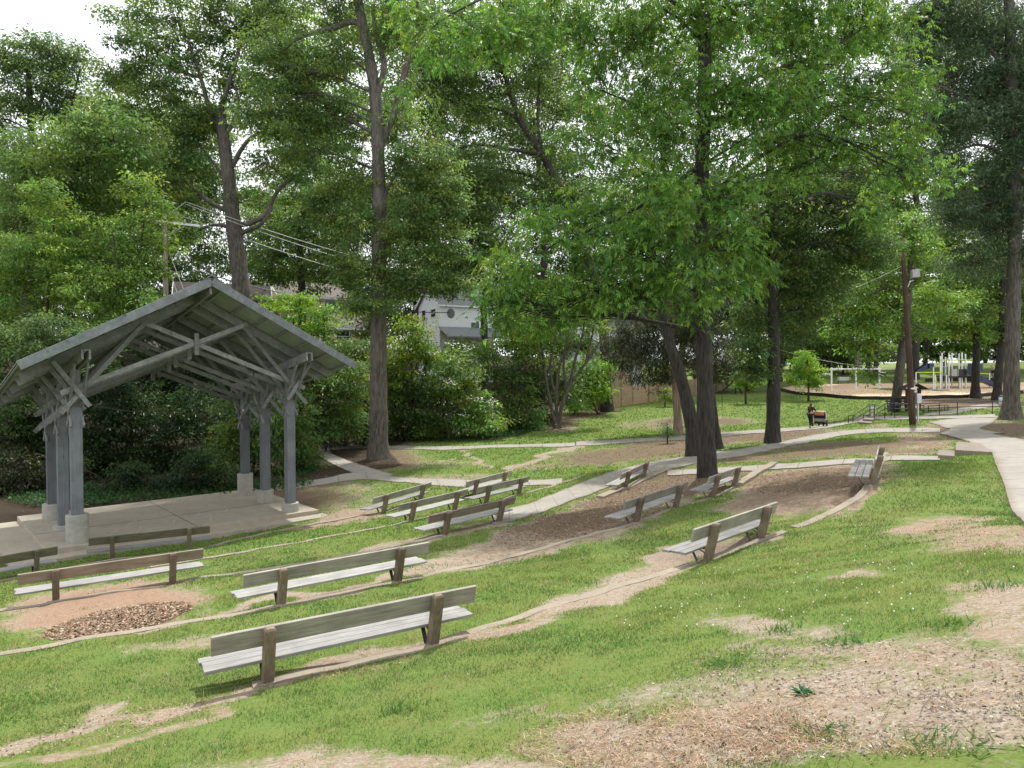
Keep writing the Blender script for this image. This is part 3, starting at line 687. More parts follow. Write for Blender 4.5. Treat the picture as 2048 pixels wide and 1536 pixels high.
# six planar trusses, a pair sandwiching each column line
def uz(u, z, v): return Vector((u, v, z-TLT*v))
for vv in FRV:
    for s in (-1, 1):
        v = vv+s*.40
        mb = MB()
        for sg in (-1, 1):
            ue = UM+sg*(UM+1.45)
            mb.bar(uz(ue, zr(ue, 0)-.20, v), uz(UM+sg*.04, zr(UM, 0)-.20, v), .06, .28)
        tr = mb.build('truss', M['pav_wood'], pv, bevel=.004)
        vo = v+s*.06
        def member(nm, a, b_, w_, h_, vv2, m=M['pav_wood']):
            MB().bar(uz(a[0], a[1], vv2), uz(b_[0], b_[1], vv2), w_, h_).build(nm, m, tr, bevel=.003)
        mir = lambda q: (PW-q[0], q[1])
        A0, A1 = (1.72, 6.92), (7.40, 4.60)
        member('chord', A0, A1, .055, .15, v+s*.003+.028); member('chord', mir(A0), mir(A1), .055, .15, v+s*.003-.030)
        K0, K1_ = (1.86, 6.78), (-.46, 3.98)
        member('knee_brace', K0, K1_, .05, .13, v-.085); member('knee_brace', mir(K0), mir(K1_), .05, .13, v-.085)
        O0, O1 = (-.66, 5.56), (.30, 4.16)
        member('outer_brace', O0, O1, .05, .13, v-.140); member('outer_brace', mir(O0), mir(O1), .05, .13, v-.140)
        member('king_block', (UM, 5.78), (UM, 6.52), .05, .14, v-.088)
# purlins, ridge beam
vA, vB = -1.93, D2+1.15
for sg in (-1, 1):
    for k in range(7):
        u = UM+sg*(.42+k*.76)
        MB().bar((u, vA, zr(u, 0)-.035-TLT*vA), (u, vB, zr(u, 0)-.035-TLT*vB), .09, .045).build('purlin', M['pav_wood'], pv)
MB().bar((UM, vA, 7.60-TLT*vA), (UM, vB, 7.60-TLT*vB), .07, .26).build('ridge_beam', M['pav_wood'], pv)
# roof slopes with corrugation, ridge cap, barge boards, eaves
for sg in (-1, 1):
    mb = MB(); n_ = 60; V = []; Fs = []
    for j in range(n_+1):
        v = -2.0+(D2+3.2)*j/n_; dz = .012*(j % 2)
        for t, ln in ((.0, 0), (1, 0)):
            u = UM+sg*((UM+1.66)*t)
            V.append((u, v, zr(u, 0)-TLT*v+dz)); V.append((u, v, zr(u, 0)-TLT*v+dz+.03))
    for j in range(n_):
        a = j*4; b_ = a+4
        Fs += [(a, b_, b_+2, a+2), (a+1, a+3, b_+3, b_+1), (a+2, b_+2, b_+3, a+3), (a, a+1, b_+1, b_)]
    Fs += [(0, 2, 3, 1), (n_*4, n_*4+1, n_*4+3, n_*4+2)]
    mb.add(V, Fs); rf = mb.build('roof_slope', M['roof_sheet'], pv)
    mb = MB(); V = []
    for v, dz in ((-2.01, .055), (D2+1.22, .055)):                   # shingle-grey top skin
        for t in (0, 1):
            u = UM+sg*((UM+1.70)*t); V += [(u, v, zr(u, 0)-TLT*v+dz), (u, v, zr(u, 0)-TLT*v+dz+.025)]
    mb.add(V, [(0, 4, 6, 2), (1, 3, 7, 5), (0, 2, 3, 1), (4, 5, 7, 6), (2, 6, 7, 3), (0, 1, 5, 4)]); mb.build('roofing', M['roof_top'], rf)
    for vv2, nm in ((-2.035, 'barge_board'), (D2+1.25, 'barge_board')):
        ue = UM+sg*(UM+1.66)
        MB().bar(uz(ue, zr(ue, 0)-.045, vv2), uz(UM+sg*.012, zr(UM, 0)-.045, vv2), .05, .26).build(nm, M['fascia'], pv, bevel=.004)
mb = MB()
for sg in (-1, 1):
    V = []
    for v in (-2.08, D2+1.28):
        for t in (.0, .34):
            u = UM+sg*t; z = zr(u, 0)-TLT*v+.10+.03*(t == 0); V += [(u, v, z), (u, v, z+.03)]
    mb.add(V, [(0, 4, 6, 2), (1, 3, 7, 5), (0, 2, 3, 1), (4, 5, 7, 6), (2, 6, 7, 3)])
mb.build('ridge_cap', M['roof_top'], pv)
# string lights sagging between the columns
slt = empty('string_lights', (X0, Y0, ZS), YAW, 'sagging strings of small bulbs hanging under the pavilion roof', 'string lights')
mbc = MB(); bulbs = []
for (va, vb, sg2, dz) in ((-.3, -.3, .55, 4.35), (-.3, D2, .5, 4.3), (D2, D2-.3, .5, 3.5)):
    a = Vector((.25, va, dz)); b_ = Vector((PW-.25, vb, dz-.02)); pts = []
    for t in np.linspace(0, 1, 25):
        p = a.lerp(b_, t); p.z -= sg2*4*t*(1-t)*.9; pts.append(p)
    mbc.tube(pts, .008, 5); bulbs += pts[6:-6:3]
mbc.build('cable', M['dkwire'], slt)
for p in bulbs:
    MB().lathe((p.x, p.y, p.z-.15), [(.003, .06), (.012, .07), (.014, .09), (.009, .11), (.009, .15)], 8).build('bulb', M['bulb'], slt, True)
#@@VEG
# ------------------------------------------------------------------ plants
PAL = {'mid': (.115, .195, .052), 'light': (.14, .24, .050), 'dark': (.092, .155, .047), 'blue': (.096, .150, .074), 'yellow': (.16, .25, .042),
       'bright': (.165, .30, .045), 'olive': (.10, .13, .04), 'cedar': (.066, .080, .038), 'oak': (.118, .192, .056), 'hick': (.105, .21, .042), 'shade_leaf': (.036, .072, .024)}  # last entry: leaf colour darkened to paint in shade behind the stage
def unit(a): return a/np.maximum(np.linalg.norm(a, axis=-1, keepdims=True), 1e-9)
def leaf_mesh(cen, d, nrm, L, asp, col):
    """one folded four-sided leaf each: base, side, tip, side"""
    n_ = len(cen); sd = unit(np.cross(d, nrm)); nrm = np.cross(sd, d)
    L = L[:, None]; w = L*asp*.5
    V = np.empty((n_, 4, 3), np.float32)
    V[:, 0] = cen; V[:, 1] = cen+d*L*.45+sd*w+nrm*L*.05; V[:, 2] = cen+d*L-nrm*L*.08; V[:, 3] = cen+d*L*.45-sd*w+nrm*L*.05
    return V.reshape(-1, 3), np.arange(n_*4).reshape(-1, 4), np.repeat(col, 4, 0)
def clumps_in(c, r, m):
    u = unit(rng.normal(size=(m, 3))); rad = rng.random(m)**.42
    return c+u*rad[:, None]*r
NLEAF = [0]
def foliage(blobs, leaf, pal, cover=2.0, droop=.45, asp=.45, cr=.55, compound=0, jit=.26, per=75, flat=.42):
    VV = []; CC = []; DD = []; NN = []; LL = []; cl = []
    base = np.array(PAL[pal]); cover = cover*3.6
    for (c, r) in blobs:
        area = pi*r[0]*r[2]
        n_ = int(cover*area/(leaf*leaf*asp*.9))
        k = max(1, compound)
        m = max(5, int(n_/per)); P0 = clumps_in(np.array(c), np.array(r), m); cl.append(P0)
        crs = cr*rng.uniform(.6, 1.35, m)
        ci = np.repeat(np.arange(m), max(2, per//k))
        q = rng.normal(size=(len(ci), 3))*np.array([1, 1, flat])
        pos = P0[ci]+q*crs[ci, None]*.62
        out = unit(q*np.array([1, 1, .5])+rng.normal(size=q.shape)*.35)
        d = unit(out*.9+rng.normal(size=q.shape)*.35+np.array([0, 0, -droop]))
        nr = unit(rng.normal(size=q.shape)*.45+np.array([0, 0, 1.]))
        tone = (1+rng.normal(size=m)*jit)[ci]*(1+rng.normal(size=len(ci))*.16)
        yel = np.clip(rng.normal(size=m)*.18, -.15, .4)[ci]
        col = base[None]*np.clip(tone, .45, 1.9)[:, None]; col = col*(1+yel[:, None]*np.array([1.1, .35, -.3]))
        if k > 1:
            sd = unit(np.cross(d, nr)); res = []
            for j in range(k):
                an = (j-(k-1)/2)*.62; off = abs(j-(k-1)/2)
                dj = unit(d*math.cos(an)+sd*math.sin(an)+np.array([0, 0, -.25]))
                res.append((pos+d*leaf*(.55-.28*off), dj, unit(nr+rng.normal(size=nr.shape)*.2), leaf*rng.uniform(.75, 1.15, len(pos))*(1-.12*off), col*rng.uniform(.9, 1.1, (len(pos), 1))))
            pos, d, nr, ll, col = [np.concatenate(z) for z in zip(*res)]
        else: ll = leaf*rng.uniform(.65, 1.2, len(pos))
        VV.append(pos); DD.append(d); NN.append(nr); LL.append(ll); CC.append(col)
    a = [np.concatenate(z) for z in (VV, DD, NN, LL, CC)]; NLEAF[0] += len(a[0])
    V, I, Cc = leaf_mesh(a[0], a[1], a[2], a[3], asp, np.clip(a[4], .004, .6))
    return V, I, Cc, cl
class TB:                                                          # fast bundle of tubes (quads only)
    def __init__(s): s.V = []; s.F = []; s.n = 0
    def tube(s, pts, r, k):
        V, Fs = tube_np(pts, r, k, False); s.V += V; s.F += [tuple(i+s.n for i in f) for f in Fs]; s.n += len(V)
    def build(s, name, m, parent):
        return mk_np(name, np.array([tuple(v) for v in s.V]), np.array(s.F), 4, m, parent, None, True)
def plant(name, label, cat, depth, trunks, blobs, leaf=None, pal='mid', bark='bark_dark', group=None, limbs=(), flare=1.35, base_on_ground=True, crown='crown', stem='trunk', matl='leaf', twig=.012, asp=.45, cover=2.0, cr=None, extra=None, **kw):
    """trunks: list of (pixel points, width px at base, width px at top); blobs: px, py, rx, ry[, offset in depth]"""
    mpp = depth/F
    leaf = leaf or max(.15, .0054*depth)
    b0 = trunks[0][0][0] if trunks else (blobs[0][0], blobs[0][1])
    p0 = D(b0[0], b0[1], depth); gz = h1(p0[0], p0[1])
    root = empty(name, (p0[0], p0[1], gz), 0, label, cat, group)
    o = np.array(root.location)
    tb = TB(); skel = []
    for ti, (pts, wa, wb) in enumerate(trunks):
        W3 = np.array([D(q[0], q[1], depth+(q[2] if len(q) > 2 else 0)) for q in pts])
        if base_on_ground:
            W3[0] = (W3[0][0], W3[0][1], h1(W3[0][0], W3[0][1])-.15)
        m = 8+4*len(pts); S3 = spline(W3, m)
        t = np.linspace(0, 1, m); rr = (wa*(1-t)+wb*t)*mpp/2
        z = S3[:, 2]-S3[0, 2]
        rr = rr*(1+(flare-1)*np.exp(-z/(.35+rr[0])))
        rr = rr*(1+.05*np.sin(z*3.1+ti)+.03*np.sin(z*7.7))
        tb.tube(S3-o, rr, 14 if wa*mpp > .2 else 8); skel.append((S3, rr))
    for (pts, wa, wb) in limbs:
        W3 = np.array([D(q[0], q[1], depth+(q[2] if len(q) > 2 else 0)) for q in pts]); m = 4+4*len(pts); S3 = spline(W3, m)
        t = np.linspace(0, 1, m); rr = (wa*(1-t)+wb*t)*mpp/2
        tb.tube(S3-o, rr, 8); skel.append((S3, rr))
    B = []
    for q in blobs:
        c = D(q[0], q[1], depth+(q[4] if len(q) > 4 else rng.uniform(-.12, .22)*min(q[2], 90)*mpp*2))
        B.append((c, (q[2]*mpp, max(q[2], q[3])*mpp*.85, q[3]*mpp)))
    cr = cr or float(np.clip(.0135*depth, .42, 1.3))
    V, I, Cc, cl = foliage(B, leaf, pal, asp=asp, cr=cr, cover=cover, **kw)
    crown_ob = mk_np(crown, V-o, I, 4, M[matl], root, Cc)
    # branches from the skeleton to every mass, twigs on to the sprays
    if skel:
        allp = np.concatenate([s[0] for s in skel]); allr = np.concatenate([s[1] for s in skel])
        for (c, r), P0 in zip(B, cl):
            low = allp[:, 2] < c[2]+.2
            dd = np.linalg.norm(allp-c, axis=1)+np.where(low, 0, 4)+.35*np.abs(allp[:, 2]-(c[2]-1.2))
            i = int(np.argmin(dd)); a = allp[i]; mid = (a+c)/2+np.array([0, 0, .12*np.linalg.norm(c-a)])
            mid = mid+rng.normal(size=3)*.08*np.linalg.norm(c-a)
            r0 = min(allr[i]*.45, .03+.006*np.linalg.norm(c-a)+r[0]*.010)
            S3 = spline([a, mid, c], 8); tb.tube(S3-o, list(np.linspace(r0, max(.012, r0*.35), 8)), 6)
            for p in P0[:min(len(P0), 26)]:
                q = S3[rng.integers(3, 8)]; md = (q+p)/2+rng.normal(size=3)*.08*np.linalg.norm(p-q)+np.array([0, 0, .05])
                tb.tube(np.array([q, md, p])-o, [max(.010, r0*.3), max(.008, r0*.2), .005], 3)
    if tb.n: tb.build(stem, M[bark], root)
    return root, cl

# --- the near trees
plant('hickory_tree', 'dark straight trunk behind the small benches, running out of the photo top, drooping bright leaves', 'tree', G(1415,952)[1],
  [([(1415,952),(1411,820),(1408,700),(1402,520),(1405,300),(1410,150),(1405,0),(1400,-160),(1395,-300)],36,21)],
  [(1050,530,80,55,-2),(1000,600,55,60,-2.5),(1120,450,85,50,-2),(1080,625,75,50,-2),(1180,560,85,70,-2.5),(1260,500,85,70,-3),(1200,425,75,45,-1.5),(1330,440,85,70,-3),(1300,345,70,45,-2),
   (1450,390,60,55,-2),(1350,395,50,50,-2),(1465,470,65,55,-2.5),(1360,545,75,60,-3.2),(1250,600,75,38,-2.5),(1440,560,55,45,-2.5),(1380,620,45,28,-3),(1510,540,50,40,-2),
   (1250,250,80,50,0),(1200,160,80,60,1),(1330,180,80,60,-1),(1280,80,90,55,0),(1440,90,70,60,2),(1500,180,90,70,-2),(1580,90,90,60,0),(1640,180,90,70,0),(1700,80,75,55,1),(1745,180,60,55,0),
   (1560,285,80,50,0),(1680,285,80,50,0),(1785,275,50,50,0),(1805,340,65,45,0),(1860,360,50,32,0),(1840,235,40,40,0),(1500,10,180,40,0),(1740,420,50,45,0),(1480,300,60,50,-2),
   (880,110,45,50,-3),(960,60,65,45,-3),(822,170,22,28,-4),(835,50,50,40,-3),(1050,90,60,40,-2),(1400,-120,330,80,0),(1250,-60,150,60,0),(1650,-60,170,60,0),(1100,20,80,50,-1),(1180,60,80,55,0),(1330,20,100,50,-1),(1460,40,90,50,-1),(1600,20,90,50,0),(1720,20,80,50,0),(1800,60,60,45,0),(1570,190,80,60,-2),(1470,200,50,55,-1),(1340,260,70,50,-2.5),(1620,330,80,50,0),(1540,380,60,40,-1),(1180,280,70,50,-1),(1010,20,70,45,-2),(1820,160,50,50,0)],
  leaf=.21, pal='hick', bark='bark_dark', asp=.36, flare=1.22, cover=1.55, compound=5, droop=.75, per=60, cr=.52, flat=.6,
  limbs=[([(1408,240),(1440,236),(1475,245),(1500,243)],15,10),([(1405,330),(1330,380,-1),(1250,430,-2),(1150,470,-2)],10,4),([(1404,420),(1360,440,-2),(1300,480,-3)],9,4),([(1408,200),(1520,150),(1640,110),(1720,60)],10,3),([(1406,260),(1300,220),(1200,180)],10,3),([(1405,40),(1250,-40,-2),(1050,-30,-3),(900,30,-3),(830,90,-4)],8,1.5)])
plant('leaning_tree', 'leaning dark trunk just left of the thick straight trunk', 'tree', G(1388,912)[1],
  [([(1390,912),(1383,850),(1366,770),(1347,710),(1330,650),(1312,560),(1300,470)],30,14)],
  [(1300,450,70,50),(1250,520,60,40),(1330,560,50,36),(1340,400,60,50),(1290,380,60,40)], pal='mid', bark='bark_dark')
plant('slender_tree', 'thin dark trunk leaning out from behind the thick straight trunk', 'tree', G(1433,897)[1],
  [([(1434,897),(1424,820),(1414,740),(1404,640),(1400,540),(1398,430)],22,12)],
  [(1420,420,60,50),(1470,380,60,40),(1380,480,50,40),(1440,500,50,36)], pal='dark', bark='bark_dark')
plant('shade_tree', 'slim black trunk beside the far walk under a dark dense crown', 'tree', G(1545,886)[1],
  [([(1545,886),(1548,740),(1547,600),(1545,450),(1540,330),(1538,250)],27,12)],
  [(1560,420,85,70),(1640,480,100,70),(1700,420,80,60),(1580,560,80,55),(1500,500,60,60),(1650,570,80,45),(1740,500,60,45),(1500,640,45,36),(1498,700,36,36,-.5),(1508,745,34,30,-.5),(1610,620,50,30),(1620,380,70,50),(1700,340,60,40)],
  pal='dark', bark='bark_dark', cover=2.3, limbs=[([(1543,330),(1580,312),(1640,300)],9,4),([(1545,400),(1500,360),(1480,330)],8,3)])
plant('oak_tree', 'broad grey trunk standing on the lawn where the curved walk passes, forked high up', 'tree', G(757,917)[1],
  [([(757,917),(757,800),(757,650),(758,480),(757,330),(752,210),(738,110),(716,0),(700,-110)],38,15)],
  [(590,190,85,70),(640,120,85,50),(690,240,60,60),(600,300,65,50),(700,350,50,55),(820,330,60,60),(850,420,70,50),(800,250,45,55),(700,440,55,50),(790,540,70,50),(720,600,42,40),(800,590,45,30),(700,540,40,40),
   (890,480,55,50),(860,560,55,36),(560,90,75,50),(780,60,60,50),(660,20,85,40),(540,160,60,50),(640,390,50,40),(700,-90,190,70),(850,-60,110,60),(860,572,55,18),(905,588,45,14),(930,560,45,35),(745,600,60,34,-2.0),(800,470,50,50,-1),(710,520,45,45,-1),(660,430,60,60),(900,400,60,50),(870,340,55,50),(500,230,50,40),(610,240,60,50)],
  pal='oak', bark='bark_grey', cover=1.7, asp=.5,
  limbs=[([(738,100),(715,45),(660,58),(600,75),(555,110)],15,6),([(752,200),(768,130),(752,70),(745,10)],14,6),([(756,300),(790,220),(812,130),(830,50),(845,-40)],15,7),([(757,420),(800,330),(850,260)],8,3),([(757,500),(800,480),(850,470)],8,3),([(758,560),(720,520),(690,480)],7,3)])
plant('tall_oak', 'tall pale-trunked oak with crooked grey limbs rising behind the pavilion roof', 'tree', 50,
  [([(492,760),(486,620),(476,520),(466,440),(458,360),(446,270),(440,220)],38,20)],
  [(400,110,85,60),(330,180,80,70),(480,170,75,60),(420,255,80,45),(350,300,60,42),(565,260,65,50),(545,330,55,40),(300,90,65,50),(255,30,55,28),(340,20,75,36),(450,40,85,45),(605,330,50,42),(385,400,45,30),(520,90,65,50),(330,370,50,40),(500,400,35,26),(230,150,45,40),(280,240,50,40),(620,250,60,50),(270,150,50,50),(590,160,60,50),(430,-20,120,40),(560,0,80,40),(520,30,60,40)],
  pal='oak', bark='bark_grey', cover=1.75, asp=.5,
  limbs=[([(468,450),(500,446),(530,430),(548,395),(565,370),(605,345)],12,6),([(470,470),(520,450),(545,415)],10,6),([(464,425),(430,410),(395,385),(372,362)],11,5),([(466,455),(430,450),(395,460)],9,4),([(456,350),(482,300),(510,270),(560,255)],11,5),([(446,270),(420,220),(400,150),(380,90)],12,5),([(440,225),(460,160),(480,90),(490,20)],11,5),([(448,280),(475,220),(470,160)],9,4),([(460,370),(430,330),(400,290)],8,3)])
plant('multi_stem_tree', 'small grey tree with many slim stems fanning out, alone on the bright lawn', 'tree', G(1114,856)[1],
  [([(1113,856),(1104,820),(1094,770),(1086,715),(1080,670)],9,4),([(1114,855),(1113,800),(1117,740),(1132,690),(1140,640)],8,3),([(1117,855),(1123,815),(1140,770),(1172,725),(1212,665)],9,3)],
  [(1090,640,60,45),(1150,620,60,40),(1040,660,45,40),(1190,640,45,35),(1060,710,36,30),(1120,590,60,35),(1010,690,35,30)], pal='light', bark='bark_grey', cover=1.3,
  limbs=[([(1140,770),(1150,720),(1165,670),(1170,630)],7,3),([(1172,725),(1180,690),(1188,650)],6,3),([(1113,800),(1100,740),(1108,690),(1112,650)],6,3),([(1132,775),(1128,720),(1150,680)],6,3)])
plant('cedar_tree', 'dark cedar with a pinkish-brown split trunk and sagging brownish needles', 'tree', G(1357,868)[1],
  [([(1357,868),(1353,800),(1349,740),(1345,660),(1345,580)],17,10)],
  [(1290,690,70,50),(1255,725,48,36),(1340,700,60,55),(1420,690,60,50),(1290,630,70,40),(1445,730,45,38),(1380,640,70,45),(1310,760,46,25),(1400,590,60,40),(1240,670,36,36)], pal='cedar', bark='bark_red', matl='needle', asp=.16, leaf=.34, cover=1.7, droop=.7, jit=.3)
plant('pine_tree', 'huge grey trunk at the right photo edge with dark blue-green needled boughs', 'tree', G(2022,839)[1],
  [([(2022,839),(2024,720),(2027,600),(2030,450),(2028,330),(2024,220),(2020,80),(2016,-60)],28,17)],
  [(1960,60,85,60),(2030,150,70,70),(1905,140,55,50),(1935,240,80,50),(2035,290,55,70),(1965,360,80,50),(1905,430,55,42),(2015,460,60,60),(1950,520,70,42),(1890,330,52,32),(2110,300,90,180),(1880,45,65,45),(2110,90,90,90),(2050,-60,160,60),(2090,520,60,60),(1880,230,40,36),(1840,100,45,40),(1960,160,70,50),(1900,20,80,50),(1990,220,70,50),(1850,20,60,40),(1980,420,60,50)],
  pal='blue', bark='bark_grey', matl='needle', asp=.2, leaf=.28, cover=1.7, droop=.35, flare=1.75,
  limbs=[([(2028,330),(1990,300),(1950,290),(1900,310)],9,3),([(2026,260),(1980,220),(1920,190),(1870,170)],9,3),([(2029,400),(1980,405),(1930,420)],8,3),([(2022,180),(1990,110),(1950,60)],9,3)])
# --- right background, left to right
plant('background_oak', 'second brown trunk close behind the huge trunk at the right edge', 'tree', 60, [([(1993,800),(1998,740),(2004,680),(2006,580),(2008,480)],16,11)], [(1990,520,60,50),(1960,610,50,36),(2040,580,60,60),(2020,660,50,26)], pal='mid', group='trees around the playground')
plant('background_oak', 'dark trunk with spreading roots in front of the playground slide', 'tree', 66, [([(1951,797),(1951,750),(1953,700),(1952,620),(1950,540)],15,11)], [(1940,600,60,50),(1900,650,50,32),(1980,650,46,30),(1930,540,60,50),(1890,590,50,40)], pal='light', bark='bark_dark', group='trees around the playground', flare=1.7)
plant('background_oak', 'leaning grey trunk half hidden behind the brown lamp pole', 'tree', 53, [([(1788,824),(1796,770),(1806,690),(1814,620),(1822,540),(1830,440)],19,11)],
  [(1760,560,60,42),(1715,605,60,50),(1850,520,52,50),(1685,650,50,36),(1880,600,60,50),(1825,650,50,30),(1750,665,50,30),(1800,470,70,50),(1735,740,24,26),(1720,690,40,28)], pal='light', bark='bark_grey', group='trees around the playground', cover=1.6,
  limbs=[([(1812,585),(1775,575),(1740,590),(1722,608)],8,3),([(1803,660),(1770,670),(1735,680)],5,2),([(1812,640),(1850,660),(1890,672)],5,2)])
plant('background_oak', 'pale far trunk behind the white swing frame', 'tree', 112, [([(1716,753),(1715,710),(1718,650),(1716,560)],12,8)], [(1700,560,70,55),(1650,610,55,45),(1760,600,50,40),(1690,500,80,55)], pal='mid', bark='bark_pale', group='trees around the playground', flare=1.8)
plant('background_oak', 'darker far trunk right of the pale one behind the swing frame', 'tree', 113, [([(1734,753),(1738,710),(1742,660),(1750,580)],9,6)], [(1780,560,60,50),(1760,500,60,50),(1800,640,50,36)], pal='dark', group='trees around the playground', flare=1.8)
plant('background_oak', 'dark far trunk left of the swing frame bars', 'tree', 116, [([(1690,744),(1690,700),(1688,640),(1690,560)],9,6)], [(1640,560,60,50),(1620,660,50,36),(1680,620,50,40),(1600,600,60,50)], pal='mid', group='trees around the playground', flare=1.6)
for k, (x, y, dp, pl, lab) in enumerate([(1620,640,125,'dark','dark tree at the far edge of the lawn behind the bright saplings'),(1850,560,130,'light','far light tree seen over the playground slide'),(1950,470,120,'mid','tall far tree left of the huge right trunk'),(1750,420,110,'mid','tall far tree above the lamp pole'),(1560,560,105,'mid','far tree behind the slim black trunk'),(2060,600,110,'dark','far tree cut by the right photo edge')]):
    plant('far_tree', lab, 'tree', dp, [([(x, 735), (x+4, 660), (x-3, y-20)], 9, 5)], [(x-40,y-30,60,50),(x+35,y-50,62,50),(x,y+30,75,45),(x-20,y-100,60,45),(x+40,y+60,60,36),(x-50,y+60,56,36)], pal=pl, group='far trees on the right')
for k, (x, dp, pl, lab) in enumerate([(1600,140,'mid','low far tree beyond the lawn left of the swing frame'),(1700,146,'light','low far tree behind the swing frame'),(1800,150,'mid','low far tree behind the leaning trunk'),(1890,146,'light','low far tree directly behind the climbing tower'),(1970,150,'mid','low far tree behind the slide'),(2060,144,'dark','low far tree at the right photo edge beyond the road')]):
    plant('far_tree', lab, 'tree', dp, [([(x, 728), (x+3, 690), (x-3, 640)], 6, 3)], [(x-35,700,50,26),(x+35,702,50,24),(x,670,60,32),(x-40,640,56,34),(x+40,640,56,34),(x,600,60,36)], pal=pl, group='far trees on the right')
plant('young_tree', 'bright young tree with a round shadow, left of the swing frame', 'sapling', G(1617,803)[1], [([(1617,803),(1617,770),(1616,735),(1612,705)],4,2.4)],
  [(1610,725,30,20),(1628,748,28,18),(1595,752,26,18),(1615,768,32,14),(1607,712,18,14),(1638,765,16,10)], pal='bright', cover=1.7, leaf=.22, cr=.45)
plant('young_tree', 'thin young tree with light leaves, near the dark slim trunk', 'sapling', G(1492,808)[1], [([(1492,808),(1491,780),(1494,750),(1500,720)],4,2.2)],
  [(1500,735,26,22),(1482,752,22,18),(1510,758,20,16),(1492,720,20,16),(1495,772,22,10)], pal='bright', cover=1.4, leaf=.22, cr=.45)
plant('young_tree', 'tiny flat-topped sapling on the lawn left of the pinkish trunk', 'sapling', G(1330,814)[1], [([(1330,814),(1330,800),(1328,788)],2.4,1.6)], [(1330,790,18,9),(1325,797,15,7),(1338,797,12,7),(1331,780,10,6)], pal='yellow', cover=1.2, leaf=.18, cr=.3)
plant('pine_seedling', 'small wispy pine seedling on the brown litter by the far walk', 'sapling', G(1335,888)[1], [([(1335,888),(1335,868),(1334,845)],3,1.2)], [(1335,852,10,10),(1334,865,15,9),(1336,874,14,7),(1345,868,8,7)], pal='blue', matl='needle', asp=.08, leaf=.2, cover=1.0, cr=.22, droop=-.5)

# --- the wooded bank on the left, back to front
for k, (x, dp, pl, lab) in enumerate([(-60,78,'mid','tree far behind at the left photo edge'),(130,80,'dark','dark tree deep behind the left bank'),(330,84,'mid','tree behind the utility pole'),(560,92,'mid','tree rising behind the tan house'),(760,98,'dark','dark tree behind the forked oak'),(960,100,'mid','tree behind the white house'),(1150,100,'dark','dark tree beside the porch house'),(1360,98,'mid','tree beyond the brown board fence'),(1500,92,'dark','dark tree at the right end of the board fence')]):
    hgt = 0 if x < 900 else 40
    plant('background_tree', lab, 'tree', dp, [([(x, 720), (x+8, 600), (x-6, 480)], 14, 8)], [(x-60,520+hgt,95,70),(x+60,560+hgt,95,70),(x,430+hgt,95,70),(x-70,640,90,55),(x+70,650,90,55),(x+50,470+hgt,80,60),(x-20,590,100,60)], pal=pl, group='trees closing the background', cover=1.7)
for k, (x, dp, pl, lab) in enumerate([(330,88,'mid','tall far crown showing over the pavilion ridge'),(640,90,'light','tall far crown filling the gap left of the forked oak'),(860,94,'mid','tall far crown right of the forked oak'),(1080,96,'oak','tall far crown at top centre behind the slanting limbs'),(1330,98,'mid','tall far crown behind the hickory trunk'),(1600,100,'mid','tall far crown behind the slim black trunk'),(1830,96,'oak','tall far crown left of the huge right trunk'),(2060,98,'blue','tall far crown behind the huge right trunk')]):
    lo = 120 if x < 500 else 0
    plant('background_tree', lab, 'tree', dp, [([(x, 720), (x+8, 500), (x-6, 300)], 14, 8)], [(x-70,400,100,70),(x+70,380,100,70),(x,300+lo*.4,100,60),(x-60,230+lo,90,55),(x+70,220+lo,90,55),(x+10,140+lo,100,60),(x-70,60+lo*1.5,80,55),(x+80,60+lo*1.5,80,55)], pal=pl, group='trees closing the background', cover=1.8)
plant('tall_tree', 'dark tall tree with an open top against the white sky, top left', 'tree', 56, [([(40,760),(56,560),(60,400),(62,250),(55,120)],26,8)],
  [(18,120,50,50),(95,105,46,36),(150,125,45,34),(60,220,95,55),(160,255,85,65),(20,320,80,70),(110,330,80,60),(-40,240,60,80),(60,120,70,50),(0,420,90,70),(120,180,70,50)], pal='dark', cover=1.7, limbs=[([(62,260),(90,180),(110,110)],8,3),([(62,300),(130,240),(160,140)],8,3)], group='tall trees on the left bank')
plant('tall_tree', 'leafy tall tree left of the oak behind the pavilion', 'tree', 52, [([(215,760),(212,600),(220,450),(225,300),(220,200)],22,8)], [(205,330,100,75),(130,410,95,65),(270,300,70,70),(60,440,80,60),(250,400,80,60),(150,500,90,60),(330,450,70,60),(210,220,60,50),(150,320,100,70,-9),(230,290,80,60,-9),(60,350,90,70,-9),(180,430,80,55,-6)], pal='mid', cover=1.8, group='tall trees on the left bank')
plant('tall_tree', 'mid-height tree filling the gap right of the tall pale oak', 'tree', 62, [([(600,740),(604,600),(600,480),(610,400)],18,8)], [(560,440,70,55),(640,470,70,60),(600,540,80,50),(660,400,55,50),(540,520,50,50),(680,520,40,50)], pal='mid', cover=1.7, group='tall trees on the left bank')
plant('tall_tree', 'dark dense tree right of the forked oak', 'tree', 66, [([(970,740),(966,600),(940,470)],16,8)], [(840,470,80,60),(920,520,80,60),(880,400,80,60),(900,540,60,26),(950,440,60,50),(1010,600,50,40),(800,400,60,50),(960,360,60,50)], pal='dark', cover=1.6, group='tall trees on the left bank')
